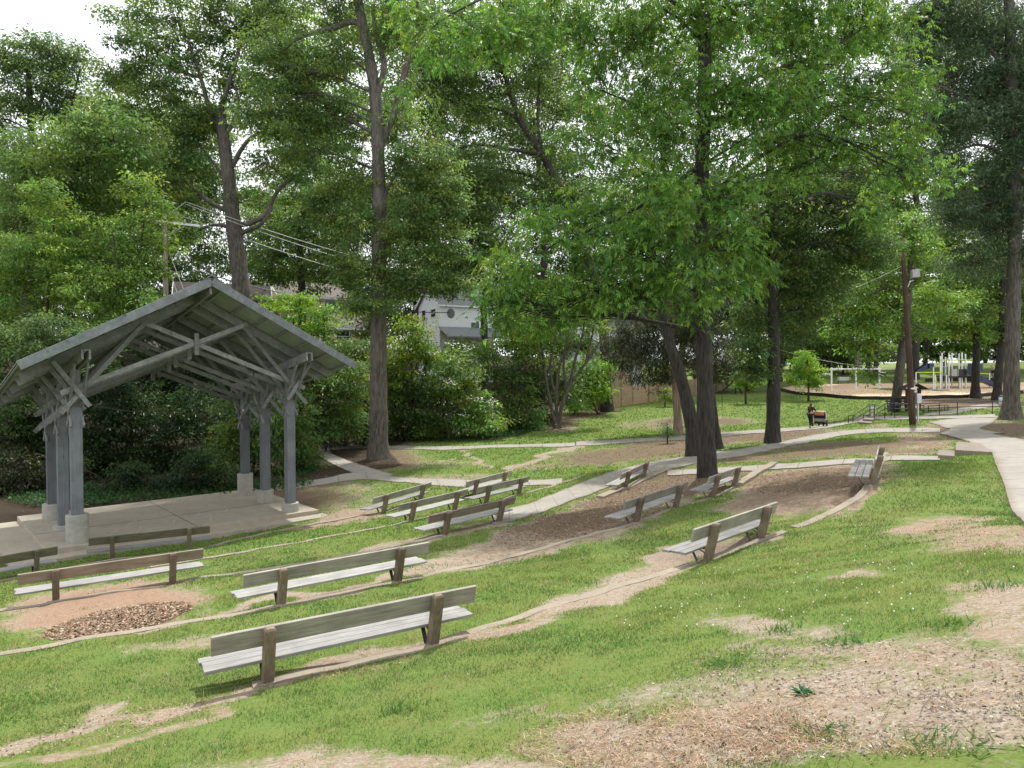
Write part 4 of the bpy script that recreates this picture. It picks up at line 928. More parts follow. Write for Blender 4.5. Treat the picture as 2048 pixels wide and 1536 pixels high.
plant('spreading_tree', 'dark spreading tree with bare slanting limbs against the sky, top centre', 'tree', 70, [([(1215,760),(1200,600),(1140,420),(1085,310),(1040,240),(1010,150)],22,9)],
  [(950,300,90,60),(1000,190,90,60),(1070,120,85,60),(900,200,80,70),(890,90,75,55),(1100,300,65,50),(970,60,85,50),(1000,380,80,50),(920,400,60,40),(1120,200,60,50),(1150,380,70,50),(1000,60,80,60),(870,20,90,50),(1050,30,80,50),(830,150,70,60),(960,140,80,50),(1080,400,70,50),(780,20,70,50)], pal='oak', cover=1.35, group='tall trees on the left bank',
  limbs=[([(1085,310),(1030,300),(960,290),(900,300)],9,4),([(1040,240),(1000,220),(940,210)],8,3),([(1140,420),(1080,360),(1010,340),(930,330)],9,4),([(1085,310),(1075,240),(1080,150)],8,3)])
plant('sapling', 'light green sapling clump left of the pavilion, above the dark bushes', 'sapling', 38, [([(100,860),(98,700),(96,580),(110,430)],7,3),([(140,850),(140,700),(150,560)],6,3)],
  [(90,520,95,65),(50,600,95,65),(150,470,70,55),(100,400,50,42),(160,560,70,55),(20,520,60,60)], pal='light', cover=1.6, group='saplings on the left bank')
plant('sapling', 'tall sapling with a bent dark stem in front of the utility pole', 'sapling', 39, [([(262,850),(262,690),(268,580),(285,470),(292,400)],7,3)],
  [(268,480,70,52),(300,420,50,40),(235,530,65,48),(300,520,50,42),(250,600,60,40),(270,370,40,34)], pal='light', cover=1.35, group='saplings on the left bank')
plant('sapling', 'sapling with a thin straight stem, leaves reaching the pavilion eave', 'sapling', 37, [([(200,860),(228,660),(232,560),(226,460)],6,3)], [(190,600,65,45),(230,640,60,36),(180,670,65,40),(250,560,45,36),(300,610,45,30)], pal='light', cover=1.4, group='saplings on the left bank')
def bush(label, depth, blobs, pal, cover=1.9, leaf=None, group='bushes under the trees', stems=3, **kw):
    cxm = np.mean([q[0] for q in blobs]); lo = max(q[1]+q[3]*.8 for q in blobs); hi = min(q[1] for q in blobs)
    tr = [([(cxm+rng.uniform(-30, 30), lo), (cxm+rng.uniform(-40, 40), (lo+hi)/2), (cxm+rng.uniform(-50, 50), hi)], 3.5, 1.6) for _ in range(stems)]
    return plant('bush', label, 'bush', depth, tr, blobs, leaf, pal, 'bark_dark', group, crown='foliage', stem='stems', flare=1, cover=cover, **kw)
bush('dark bush mass at the left photo edge above the leaf litter', 33, [(30,700,80,70),(110,690,80,65),(50,800,75,70),(-30,850,70,100),(170,730,70,50)], 'dark')
bush('ragged bush with purplish-brown leaves low at the left photo edge', 31, [(20,930,50,55),(60,970,40,28),(-20,980,50,40)], 'cedar')
bush('shaded bush seen between the left columns', 34, [(90,860,60,70),(150,900,50,60),(50,880,45,60)], 'shade_leaf')
bush('shaded thicket behind the middle of the stage', 36, [(180,985,60,24),(260,975,60,26),(320,970,60,26),(400,962,60,24),(220,850,70,80),(280,900,60,70),(200,940,60,40),(260,800,60,50)], 'shade_leaf')
bush('shaded thicket with sunlit gaps behind the stage', 37, [(350,860,60,80),(330,930,60,45),(400,820,50,60),(390,930,45,45)], 'shade_leaf', cover=1.5)
bush('shaded high thicket behind the pavilion trusses', 43, [(170,760,80,70),(290,740,80,70),(400,740,80,70),(500,760,70,60),(340,820,80,70),(450,840,70,60),(240,660,70,50)], 'shade_leaf', cover=2.2)
bush('tall dark shrub behind the right pavilion slope', 45, [(560,760,60,60),(600,830,60,60),(540,700,60,45),(640,720,50,40)], 'shade_leaf', cover=2.2)
bush('low shaded undergrowth along the back edge of the stage', 31.5, [(90,990,50,22),(160,985,50,24),(230,975,50,26),(300,968,50,26),(370,960,50,26),(440,950,44,24),(130,940,40,28),(270,935,40,28),(400,925,40,28)], 'shade_leaf', cover=2.2)  # added to make the strip behind the stage read dark
bush('leafy bush behind the right columns', 35.5, [(470,860,50,80),(520,900,50,65),(450,930,40,40),(540,830,45,60)], 'mid')
bush('bush spilling over the curved walk right of the pavilion', 37.5, [(590,900,45,55),(615,930,28,34),(570,840,50,50),(600,820,40,45)], 'mid')
bush('bush below the right pavilion eave', 44, [(660,790,60,55),(640,850,55,40),(700,760,50,45),(700,840,50,36),(620,760,45,50)], 'mid')
bush('shady bush left of the big oak on the far side of the walk', 48, [(700,720,60,50),(720,800,50,50),(690,855,60,28),(740,860,45,24),(650,870,40,22)], 'dark')
bush('layered bright dogwood in front of the tan house', 50, [(600,625,60,22),(550,605,42,18),(590,596,40,14),(660,620,40,16),(640,655,60,24),(590,660,50,24),(680,700,60,30),(640,715,50,30)], 'bright', flat=.25, cover=1.6)
bush('yellow-green bush right of the big oak', 50, [(800,690,45,45),(830,655,36,26),(790,760,45,45),(850,700,35,30)], 'yellow')
bush('dark shrub right of the big oak at the lawn edge', 51, [(790,850,50,28),(800,800,50,45),(830,790,60,55),(820,850,65,26),(870,840,50,34)], 'dark')
fb, cl = bush('broad shrub sprinkled with white blossom at the lawn edge', 51, [(900,740,62,45),(930,790,60,45),(880,800,45,45),(960,830,40,32),(920,845,45,22),(850,850,50,26),(980,850,40,20)], 'light')
pp = []
for P0 in cl:
    mu = P0.mean(0); nz = np.linalg.norm((P0-mu)/(P0.std(0)+1e-6), axis=1); k_ = (nz > 1.55) & (P0[:, 1] < mu[1]+.4) & (rng.random(len(P0)) < .32); pp.append(P0[k_]+unit(P0[k_]-mu)*.25)
pts = np.concatenate(pp)
q = np.repeat(pts, 34, 0)+rng.normal(size=(len(pts)*34, 3))*np.array([.42, .42, .10])+np.array([0, -.25, .25])
dd = unit(rng.normal(size=q.shape)*np.array([1, 1, .4])); V, I, Cc = leaf_mesh(q, dd, unit(rng.normal(size=q.shape)*.3+np.array([0, -.3, 1])), np.full(len(q), .15), .6, np.full((len(q), 3), .62))
mk_np('blossom', V-np.array(fb.location), I, 4, M['petal'], fb)
bush('rounded shrub beside the ivy bank left of the multi-stem tree', 56, [(1020,770,50,45),(1040,820,45,36),(1000,840,50,26),(1060,845,36,16),(985,720,45,40)], 'mid')
bush('dark undergrowth left of the multi-stem tree', 60, [(1070,780,45,60),(1060,720,50,40),(1130,760,40,50)], 'dark')
bush('light leafy bush against the brown board fence', 67, [(1185,770,42,42),(1150,800,40,30),(1205,735,34,28),(1165,740,34,34)], 'bright')
bush('pale green bush in front of the porch house', 80, [(1120,700,50,40),(1215,700,36,20),(1060,680,50,40),(1160,690,40,26)], 'light')
bush('green bush between the tan house and the white house', 60, [(770,640,50,45),(740,690,45,40),(860,712,40,26),(930,705,50,30)], 'mid')
bush('shaded bush filling the gap right of the leaning trunks', 88, [(1480,690,50,50),(1440,740,50,26),(1510,740,40,30),(1400,720,50,40)], 'mid')
bush('low dark hedge closing the lawn far right', 118, [(1600,705,60,30),(1680,700,60,30),(1780,705,60,26),(1560,720,40,26)], 'mid')
# ivy and litter under the shrubs
def scatter_leaves(name, pix_areas, n_, size, cols, m, lift=.02, upright=0, kind='stuff', asp=.5, patchy=0):
    pos = []
    for (ex, ey, rx, ry, tl, wgt) in pix_areas:
        for _ in range(int(n_*wgt)):
            a = rng.uniform(0, 2*pi); r = math.sqrt(rng.random()); px = ex+math.cos(a)*r*rx; pos.append((px, ey+math.sin(a)*r*ry+(px-ex)*tl))
    pos = np.array(pos)
    # approximate intersection with the local ground plane at the patch centre, then settle on the terrain
    out = []; k0 = 0
    for (ex, ey, rx, ry, tl, wgt) in pix_areas:
        k = int(n_*wgt); c = G(ex, ey); q = pos[k0:k0+k]; k0 += k
        a = (q[:, 0]-1024)/F; b_ = (768-q[:, 1])/F; dz = -st+b_*ct; dy = ct+b_*st
        z = np.full(k, c[2])
        for _ in range(6):
            t = (z-CZ)/np.minimum(dz, -1e-3); x = a*t; y = dy*t; z = .5*z+.5*H(x, y)
        ok = np.abs(y-c[1]) < .6*c[1]
        out.append(np.stack([x, y, H(x, y)+lift], 1)[ok])
    p = np.concatenate(out)
    if patchy: p = p[rng.random(len(p)) < np.clip((fbm(p[:, 0], p[:, 1], patchy, 909)-.44)*6, .04, 1)]
    k = len(p)
    d = unit(rng.normal(size=(k, 3))*np.array([1, 1, .18+upright])+np.array([0, 0, upright])); nn = unit(rng.normal(size=(k, 3))*.35+np.array([0, 0, 1]))
    col = np.array(cols)[rng.integers(0, len(cols), k)]*rng.uniform(.65, 1.3, (k, 1))
    V, I, Cc = leaf_mesh(p, d, nn, size*rng.uniform(.5, 1.3, k), asp, col)
    o = mk_np(name, V, I, 4, m, None, Cc); return tag(o, kind=kind)
LIT = [(.16,.10,.06),(.26,.18,.115),(.36,.28,.20),(.10,.06,.035),(.22,.12,.06)]
mdry, nt_, b_, N_, L_ = mat('dry_leaf'); a_ = N_.new('ShaderNodeAttribute'); a_.attribute_name = 'Col'; L_.new(a_.outputs[0], b_.inputs['Base Color']); b_.inputs['Roughness'].default_value = .9
M['dry'] = mdry
scatter_leaves('leaf_litter', [(235,1243,150,26,-.2,.30),(40,1090,70,28,0,.12),(250,980,300,36,0,.2),(600,960,60,20,0,.05),(1180,1030,190,40,-.25,.18),(1300,975,120,24,-.2,.1),(1280,905,260,22,-.1,.2),(1500,872,180,9,-.07,.12),(830,868,180,10,0,.08),(1640,965,150,26,-.05,.1),(757,926,90,12,0,.04)], 22000, .058, LIT, M['dry'], .015)
scatter_leaves('pine_straw', [(1780,1400,540,110,0,.42),(1330,1480,320,70,0,.22),(1960,1340,160,50,0,.06),(1630,960,170,30,-.05,.15),(760,1325,150,15,-.22,.05),(1000,1262,110,14,-.3,.04),(230,1450,240,30,-.2,.06)], 46000, .085, [(.28,.16,.085),(.40,.28,.17),(.20,.10,.05),(.46,.36,.25)], M['dry'], .006, 0, asp=.028, patchy=.9)
scatter_leaves('twigs', [(1780,1400,540,110,0,.5),(1330,1480,320,70,0,.3),(620,1350,200,14,-.2,.1),(1500,1300,200,30,0,.1)], 160, .20, [(.12,.085,.06),(.2,.16,.12),(.07,.05,.035)], M['dry'], .012, 0, asp=.045)
scatter_leaves('wood_chips', [(1800,1360,440,80,0,.5),(1960,1400,120,50,0,.25),(1500,1490,300,40,0,.25)], 1500, .030, [(.26,.22,.18),(.2,.17,.14),(.30,.27,.23),(.13,.10,.075)], M['dry'], .012, .1, asp=.5, patchy=1.1)
scatter_leaves('pebbles', [(1780,1400,560,120,0,.4),(1330,1480,330,70,0,.2),(200,1222,215,50,-.12,.12),(1190,1185,150,26,-.28,.08),(200,1460,240,30,-.2,.1),(1930,1070,190,36,0,.1)], 5000, .022, [(.12,.08,.055),(.2,.15,.11),(.07,.05,.035),(.34,.28,.22)], M['dry'], .004, .15, asp=.8)
scatter_leaves('ivy', [(340,985,290,20,-.05,.5),(120,1000,110,20,0,.2),(600,940,40,16,0,.1),(1010,868,60,9,-.12,.4),(1060,845,60,9,-.15,.3),(900,878,80,8,0,.2),(1190,815,50,8,-.1,.2)], 9000, .16, [(.03,.085,.025),(.05,.12,.035),(.025,.06,.02)], M['leaf'], .12, .6)
# ------------------------------------------------------------------ grass
def on_paths(x, y):
    bad = np.zeros(len(x), bool)
    for Q in PATHPOLY:
        near = (x > Q[:, 0].min()) & (x < Q[:, 0].max()) & (y > Q[:, 1].min()) & (y < Q[:, 1].max())
        if not near.any(): continue
        xs, ys_ = x[near], y[near]; ins = np.zeros(len(xs), bool); a = Q[-1]
        for b2 in Q:
            c_ = (a[1] > ys_) != (b2[1] > ys_)
            if c_.any(): ins ^= c_ & (xs < (b2[0]-a[0])*(ys_-a[1])/(b2[1]-a[1]+1e-12)+a[0])
            a = b2
        bad[near] |= ins
    return bad
def grass():
    Vs = []; Cs = []
    zones = [(3.6,7,2600,.034,.0034),(7,10,2100,.037,.0042),(10,14,1200,.043,.006),(14,20,560,.052,.009),(20,30,190,.075,.015),(30,46,75,.085,.026),(46,80,20,.10,.05)]
    for (a, b, den, h_, w_) in zones:
        nb = int((b-a)*((a+b)/2*1.62+2)*den)
        y = rng.uniform(a, b, nb); x = rng.uniform(-1, 1, nb)*(y*.81+1)
        pz = H(x, y); g, m, r = fields(x, y, pz)
        tuft = fbm(x, y, .5, 301); big = fbm(x, y, 3.5, 401)
        keep = rng.random(nb) < np.clip((g-.25)*1.25+(tuft-.5)*1.9, .03*(g > .04), 1)
        keep &= ~on_paths(x, y)
        x, y, pz, g, m, tuft, big = [q[keep] for q in (x, y, pz, g, m, tuft, big)]; k = len(x)
        hh = h_*rng.uniform(.45, 1.3, k)*(.62+.75*tuft)*np.clip(.55+.5*g, .5, 1)
        an = rng.uniform(0, 2*pi, k); ln = rng.uniform(.1, 1.25, k)
        d = np.stack([np.cos(an), np.sin(an)], 1)
        base = np.stack([x, y, pz-.004], 1); tip = base+np.stack([d[:, 0]*hh*ln, d[:, 1]*hh*ln, hh], 1)
        a2 = rng.uniform(0, 2*pi, k); sd = np.stack([np.cos(a2), np.sin(a2), np.zeros(k)], 1)*(w_*rng.uniform(.6, 1.3, k))[:, None]
        V = np.stack([base-sd, base+sd, tip], 1)
        mid = fbm(x, y, .9, 501); pat = fbm(x, y, 1.7, 601); tt = np.clip((.6*big+.4*mid-.42)*7+rng.normal(size=k)*.25, 0, 1)[:, None]
        col = np.array([[.132,.196,.044]])*tt+np.array([[.076,.158,.036]])*(1-tt)
        lush = np.clip((pat-.56)*9, 0, 1)[:, None]; col = col*(1-lush)+np.array([[.075,.165,.036]])*lush
        hh_ = np.where(lush[:, 0] > .5, 1.25, 1.)
        dry = rng.random(k) < .10+.3*(1-g)+.35*np.clip((fbm(x, y, .7, 701)-.52)*5, 0, 1)
        if a >= 20: dry &= rng.random(k) < .3; col = col*np.array([1.05, 1.15, .95])
        col = np.where(dry[:, None], np.array([[.36,.30,.16]]), col)*rng.uniform(.7, 1.35, (k, 1))
        Vs.append(V.reshape(-1, 3)); Cs.append(np.repeat(col, 3, 0))
    V = np.concatenate(Vs); Cc = np.concatenate(Cs)
    # darker coarse tufts
    T = []
    for (px, py, rr, hh) in [(800,1420,.22,.08),(1560,1262,.2,.08),(1900,1255,.2,.07),(1990,1175,.22,.08),(1450,1330,.15,.06),(1700,1285,.2,.06),(1640,1470,.15,.06),(1900,1490,.25,.07)]:
        c = G(px, py); k = 110; q = c+np.concatenate([rng.normal(size=(k, 2))*rr*.5, np.zeros((k, 1))], 1); q[:, 2] = H(q[:, 0], q[:, 1])
        tip = q+np.concatenate([rng.normal(size=(k, 2))*.05, rng.uniform(.5, 1.2, (k, 1))*hh], 1); sd = np.concatenate([rng.normal(size=(k, 2))*.004, np.zeros((k, 1))], 1)
        T.append(np.stack([q-sd, q+sd, tip], 1).reshape(-1, 3))
    T = np.concatenate(T); V = np.concatenate([V, T]); Cc = np.concatenate([Cc, np.tile(np.array([[.075,.165,.035]]), (len(T), 1))])
    o = mk_np('grass', V, np.arange(len(V)).reshape(-1, 3), 3, M['grassm'], None, Cc); tag(o, kind='stuff')
grass()
# small white clover heads on the right-hand slope
k = 230; q = []
while len(q) < k:
    px = rng.uniform(1150, 2040); py = rng.uniform(945, 1260)
    if px < 1500 and py < 1080: continue
    q.append(G(px, py))
q = np.array(q); g, m, r = fields(q[:, 0], q[:, 1], q[:, 2]); q = q[g > .75]
V = []; Fs = []
for i, p in enumerate(q):
    s = rng.uniform(.007, .011); z = p[2]+rng.uniform(.03, .06); e = len(V)
    V += [(p[0]+s, p[1], z), (p[0], p[1]+s, z), (p[0]-s, p[1], z), (p[0], p[1]-s, z), (p[0], p[1], z+s*1.2), (p[0], p[1], z-s)]
    Fs += [(e+a, e+(a+1) % 4, e+4) for a in range(4)]+[(e+(a+1) % 4, e+a, e+5) for a in range(4)]
tag(mk('clover_flowers', V, Fs, M['petal']), kind='stuff')
# rosette weed on the bare sand
c = G(1605, 1388); k = 46; an = rng.uniform(0, 2*pi, k); d = unit(np.stack([np.cos(an), np.sin(an), rng.uniform(.15, .9, k)], 1)); V, I, Cc = leaf_mesh(np.zeros((k, 3))+d*.01, d, unit(np.array([0, 0, 1.])+rng.normal(size=(k, 3))*.2), rng.uniform(.05, .11, k), .3, np.array([.04, .12, .045])*rng.uniform(.8, 1.3, (k, 1)))
o = mk_np('weed_plant', V, I, 4, M['leaf'], None, Cc); o.location = c; tag(o, 'small rosette weed alone on the bare sandy ground at lower right', 'weed')
print('LEAVES', NLEAF[0])
#@@DETAIL
# ------------------------------------------------------------------ houses on the rise behind the trees
def gable_house(name, label, corner, ang, Lg, Wd, zb, ze, zr_, wall, roof, wins=(), gwins=(), trim='white', over=.35):
    """corner = near corner; the long wall runs Lg along ang, the gable wall Wd to the left of it"""
    r = empty(name, (corner[0], corner[1], zb), ang, label, 'house')
    e, k = ze-zb, zr_-zb
    mb = MB(); mb.add([(0,0,-2),(Lg,0,-2),(Lg,Wd,-2),(0,Wd,-2),(0,0,e),(Lg,0,e),(Lg,Wd,e),(0,Wd,e),(0,Wd/2,k),(Lg,Wd/2,k)], [(0,1,5,4),(2,3,7,6),(1,2,6,9,5),(3,0,4,8,7)])
    mb.build('wall', M[wall], r)
    sl = (k-e)/(Wd/2)
    mb = MB()
    for s in (0, 1):
        y0 = -over if s == 0 else Wd+over; z0 = e-over*sl
        p = [(-over, y0, z0+.02), (Lg+over, y0, z0+.02), (Lg+over, Wd/2, k+.02), (-over, Wd/2, k+.02)]
        mb.hexa(p+[(a, b, c+.14) for a, b, c in p])
    mb.build('roof', M[roof], r)
    mb = MB()
    for x in (-over-.03, Lg+over+.03):
        for s in (0, 1):
            y0 = -over if s == 0 else Wd+over
            mb.bar((x, y0, e-over*sl+.05), (x, Wd/2, k+.05), .05, .24)
    mb.bar((-over, -over-.03, e-over*sl+.05), (Lg+over, -over-.03, e-over*sl+.05), .05, .18)
    for x in (-.012, Lg+.012): mb.bar((x, -.012, 0), (x, -.012, e-.1), .12, .12, (0, 1, 0))
    mb.build('trim', M[trim], r)
    def win(cx_, z, w_, h_, gable):
        f = MB(); g = MB()
        def B(mb, a0, a1, z0, z1, d0, d1):
            if gable: mb.hexa([(-d1, a0, z0), (-d1, a1, z0), (-d0, a1, z0), (-d0, a0, z0), (-d1, a0, z1), (-d1, a1, z1), (-d0, a1, z1), (-d0, a0, z1)])
            else: mb.hexa([(a0, -d1, z0), (a1, -d1, z0), (a1, -d0, z0), (a0, -d0, z0), (a0, -d1, z1), (a1, -d1, z1), (a1, -d0, z1), (a0, -d0, z1)])
        a0, a1, z0, z1 = cx_-w_/2, cx_+w_/2, z-h_/2, z+h_/2; t = .09
        B(f, a0-t, a0, z0-t, z1+t, .002, .07); B(f, a1, a1+t, z0-t, z1+t, .002, .07); B(f, a0, a1, z1, z1+t, .002, .068); B(f, a0, a1, z0-t, z0, .002, .068); B(f, a0, a1, z-.025, z+.025, .03, .06)
        B(g, a0, a1, z0, z1, .004, .028)
        fo = f.build('window', M[trim], r); g.build('pane', M['glass'], fo)
    for q in wins: win(*q, False)
    for q in gwins: win(*q, True)
    return r
c = D(560, 620, 66)
gable_house('house', 'tan sided house with a brown shingle roof seen over the pavilion right slope', c, math.radians(34), 6.6, 6.2, 4.5, 12.75, 14.3, 'tan_siding', 'shingle', [(1.3, 7.55, 1.0, 1.1), (4.9, 7.2, 1.15, 1.6), (3.0, 3.4, 1, 1.4)], [(2.4, 4.5, 1.0, 1.5)])
c = D(640, 660, 62.5)
gable_house('house', 'low tan wing with a shingle roof beside the big oak trunk', c, math.radians(30), 5.0, 3.4, 4.5, 9.55, 10.6, 'tan_siding', 'shingle', [(2.0, 4.2, 1.3, 1.0), (.5, 4.2, .7, 1.0)])
c = D(880, 640, 82)
wh = gable_house('house', 'white lap-sided house between the big oak and the hickory foliage', c, math.radians(30), 7.0, 6.6, 4.0, 13.3, 15.6, 'white_siding', 'greyshingle', [(4.6, 6.5, 1.1, 1.5)], [(1.9, 8.35, 1.35, .9), (4.8, 8.2, 1.1, 1.3)])
mb = MB(); n_ = 24
V = [(1.4+.48*math.cos(2*pi*i/n_), y_, 8.25+.58*math.sin(2*pi*i/n_)) for y_ in (-.05, -.002) for i in range(n_)]
mb.add(V, [(i, (i+1) % n_, n_+(i+1) % n_, n_+i) for i in range(n_)]+[tuple(range(n_))[::-1], tuple(range(n_, 2*n_))]); mb.build('round_window', M['glass'], wh)
mb = MB(); p = [(-.2, -2.6, 5.3), (7.2, -2.6, 5.3), (7.2, -.004, 6.5), (-.2, -.004, 6.5)]; mb.hexa(p+[(a, b_, z+.15) for a, b_, z in p]); mb.build('porch_roof', M['greyshingle'], wh)
c = D(1150, 690, 92)
ph = gable_house('house', 'pale porch house behind the multi-stem tree and board fence', c, math.radians(14), 9.5, 7, 3.2, 11.2, 13.6, 'white_siding', 'greyshingle', [(1.6, 6.6, 1.1, 1.7), (4.2, 6.6, 1.1, 1.7), (7.2, 6.6, 1.1, 1.7), (5.6, 2.5, 2.2, 1.8)])
mb = MB(); p = [(2.2, -2.8, 4.35), (9.8, -2.8, 4.35), (9.8, -.004, 5.3), (2.2, -.004, 5.3)]; mb.hexa(p+[(a, b_, z+.15) for a, b_, z in p]); mb.build('porch_roof', M['greyshingle'], ph)
for x in (2.5, 4.9, 7.2, 9.5):
    MB().box((x, -2.6, 2.05), (.22, .22, 4.3)).build('porch_post', M['white'], ph)
MB().box((6.0, -2.6, 4.22), (7.4, .2, .25)).build('porch_beam', M['white'], ph)
c = D(352, 600, 60)
gable_house('house', 'dark-roofed house peeping over the pavilion left slope', c, math.radians(22), 7.5, 5.4, 4, 11.1, 13.4, 'dark_siding', 'dkshingle', [(2, 6, 1, 1.2)], [(2.6, 6.6, .8, .9)])

# ------------------------------------------------------------------ board fence
def fence(label, pts, hgt, step, lift=0):
    W2 = np.array([G(*q) for q in pts]); n_ = max(2, int(np.linalg.norm(np.diff(W2[:, :2], axis=0), axis=1).sum()/step)); R = resample(W2[:, :2], n_+1)
    z = H(R[:, 0], R[:, 1])+lift; o = np.array([R[0, 0], R[0, 1], z[0]])
    r = empty('board_fence', o, 0, label, 'fence')
    for i in range(n_):
        a = np.array([*R[i], z[i]])-o; b_ = np.array([*R[i+1], z[i+1]])-o; mb = MB(); top = hgt; k = 0
        zz = .04
        while zz < hgt-.1:
            h2 = .185; mb.bar((*a[:2], a[2]+zz+h2/2), (*b_[:2], b_[2]+zz+h2/2), .025, h2-.015); zz += h2
        mb.build('panel', M['fence'], r)
    for i in range(n_+1):
        a = np.array([*R[i], z[i]])-o
        MB().box((a[0], a[1]-.075, a[2]+hgt/2), (.11, .12, hgt+.08), 0).build('post', M['fence'], r)
    return r
fence('brown horizontal board fence at the far side of the bright lawn', [(1196,822),(1262,810),(1330,801),(1400,790),(1455,778)], 2.05, 2.5)
fence('taller brown fence section behind the board fence', [(1222,796),(1262,793)], 2.7, 2.2, .6)

# ------------------------------------------------------------------ poles and wires
pz = D(333, 700, 47); gz = h1(pz[0], pz[1])
up = empty('utility_pole', (pz[0], pz[1], gz), 0, 'grey wooden utility pole with a crossarm left of the pavilion ridge', 'utility pole')
def rel(px, py, y, o): return D(px, py, y)-np.array(o)
o_ = (pz[0], pz[1], gz)
topz = rel(333, 428, 47, o_)
MB().tube([(0, 0, -.5), (0, 0, topz[2]*.5), (0, 0, topz[2])], [.21, .18, .14], 14).build('pole', M['pole_grey'], up, True)
ca, cb = rel(297, 441, 47.3, o_), rel(402, 453, 46.4, o_)
MB().bar(ca+np.array([0, -.2, 0]), cb+np.array([0, -.2, 0]), .11, .14).build('crossarm', M['white'], up)
for t in (.04, .3, .72, .96):
    p = ca*(1-t)+cb*t+np.array([0, -.2, .07]); MB().lathe(p, [(.02, 0), (.03, .10), (.06, .12), (.06, .2), (.03, .23)], 8).build('insulator', M['steel'], up, True)
p1 = rel(345, 424, 47, o_); p2 = rel(371, 404, 46.6, o_)
MB().tube([(0, -.1, p1[2]-.5), p1, p2], [.05, .04, .03], 6).build('pin_arm', M['steel'], up)
MB().tube([rel(333, 470, 47, o_), rel(370, 452, 46.7, o_)], .025, 5).build('arm_strut', M['steel'], up)
MB().box((-.22, -.05, rel(333, 524, 47, o_)[2]), (.35, .2, .18)).build('clamp_box', M['steel'], up)
def wire(label, a, b_, sag, r_=.022, m='wire'):
    A_ = D(*a); B_ = D(*b_); pts = []
    for t in np.linspace(0, 1, 25): q = A_*(1-t)+B_*t; pts.append(q-A_-np.array([0, 0, sag*4*t*(1-t)]))
    ob = MB().tube(pts, r_, 5).build('overhead_wire', M[m]); ob.location = A_
    return tag(ob, label, 'wire', 'overhead wires')
wire('upper of the two pale wires running right from the pole pin arm', (372, 404, 46.6), (1000, 575, 70), .7)
wire('lower of the two pale wires running right from the pole pin arm', (371, 408, 46.7), (1000, 588, 70), .8)
wire('single pale wire just below the paired wires right of the pole', (345, 425, 47), (1000, 610, 68), .8)
wire('thick dark cable running right from the pole past the tan roof', (340, 526, 47), (900, 625, 66), .9, .04, 'dkwire')
wire('pale wire from the crossarm towards the left photo edge', (297, 440, 47), (-200, 500, 58), .8)
wire('second pale wire left of the pole, just under the crossarm', (322, 466, 47), (-200, 520, 58), .9)
wire('low pale wire left of the pole above the saplings', (330, 528, 47), (-200, 560, 56), .6)
wire('steep guy wire from the pole to behind the pavilion roof', (336, 500, 47), (392, 640, 44), 0)
wire('shorter guy wire slanting right below the pole clamp', (338, 535, 47), (372, 640, 45), 0)
wire('thin line slanting left down from the pole clamp', (330, 535, 47), (262, 650, 45), 0, .015)

bp = G(1826, 849); o_ = tuple(bp)
lp = empty('lamp_pole', o_, 0, 'tall brown leaning wooden pole carrying one floodlight', 'light pole'); dy = bp[1]
q = [rel(1826, 849, dy, o_)-np.array([0, 0, .3]), rel(1817, 690, dy, o_), rel(1811, 590, dy, o_), rel(1806, 505, dy, o_)]
MB().tube(spline(q, 14), list(np.linspace(.185, .115, 14)), 14).build('pole', M['pole'], lp, True)
f = rel(1825, 548, dy, o_); fl = MB(); fl.hexa([(f[0]-.22, -.45, f[2]-.26), (f[0]+.24, -.40, f[2]-.20), (f[0]+.20, -.10, f[2]-.26), (f[0]-.2, -.10, f[2]-.3), (f[0]-.20, -.32, f[2]+.2), (f[0]+.26, -.28, f[2]+.26), (f[0]+.22, -.08, f[2]+.2), (f[0]-.18, -.08, f[2]+.16)])
flo = fl.build('floodlight', M['greyfab'], lp, bevel=.02)
MB().box((f[0]+.02, -.25, f[2]-.33), (.2, .2, .08)).build('hinge', M['black'], flo)
MB().tube([rel(1813, 574, dy, o_)+np.array([0, -.15, 0]), rel(1816, 564, dy, o_)+np.array([0, -.2, 0]), f+np.array([0, -.25, -.34])], .03, 6).build('bracket_arm', M['steel'], lp)
b1 = rel(1823, 777, dy, o_); MB().lathe(b1, [(.19, -.05), (.20, 0), (.19, .05)], 14).build('band', M['white'], lp)
b1 = rel(1836, 797, dy, o_); MB().box((b1[0], -.05, b1[2]), (.26, .2, .55)).build('meter_box', M['steel'], lp, bevel=.015)
MB().tube([(b1[0], -.02, .0), (b1[0], -.02, b1[2]-.27)], .05, 8).build('conduit', M['steel'], lp)
wire('single cable from the lamp pole into the foliage on its left', (1808, 530, dy), (1480, 640, 46), .5, .018)
wire('slack pale cable behind the swing frame', (1560, 700, 92), (1840, 735, 98), .8, .03)

# ------------------------------------------------------------------ steps, handrails, sign, bins
RD = 47.0
def rail(name, label, lines, posts, group='black handrails by the steps', r_=.03):
    a = posts[0]; o = D(a[0], a[2], a[3] if len(a) > 3 else RD); r = empty(name, o, 0, label, 'handrail', group)
    for ln in lines:
        MB().tube([D(q[0], q[1], q[2] if len(q) > 2 else RD)-o for q in ln], r_, 6).build('rail', M['iron'], r)
    for q in posts:
        y_ = q[3] if len(q) > 3 else RD
        p = D(q[0], q[1], y_); gz_ = h1(p[0], p[1])
        MB().tube([p-o, np.array([p[0], p[1], min(gz_-.1, D(q[0], q[2], y_)[2])])-o], r_, 6).build('post', M['iron'], r)
rail('stair_handrail', 'left handrail slanting up the few steps beside the lawn path', [[(1697,831),(1706,831),(1740,809.5),(1749,809)],[(1697,840),(1706,840),(1740,819),(1749,818)]], [(1697,831,840),(1706,831,847),(1740,809.5,836),(1749,809,818)])
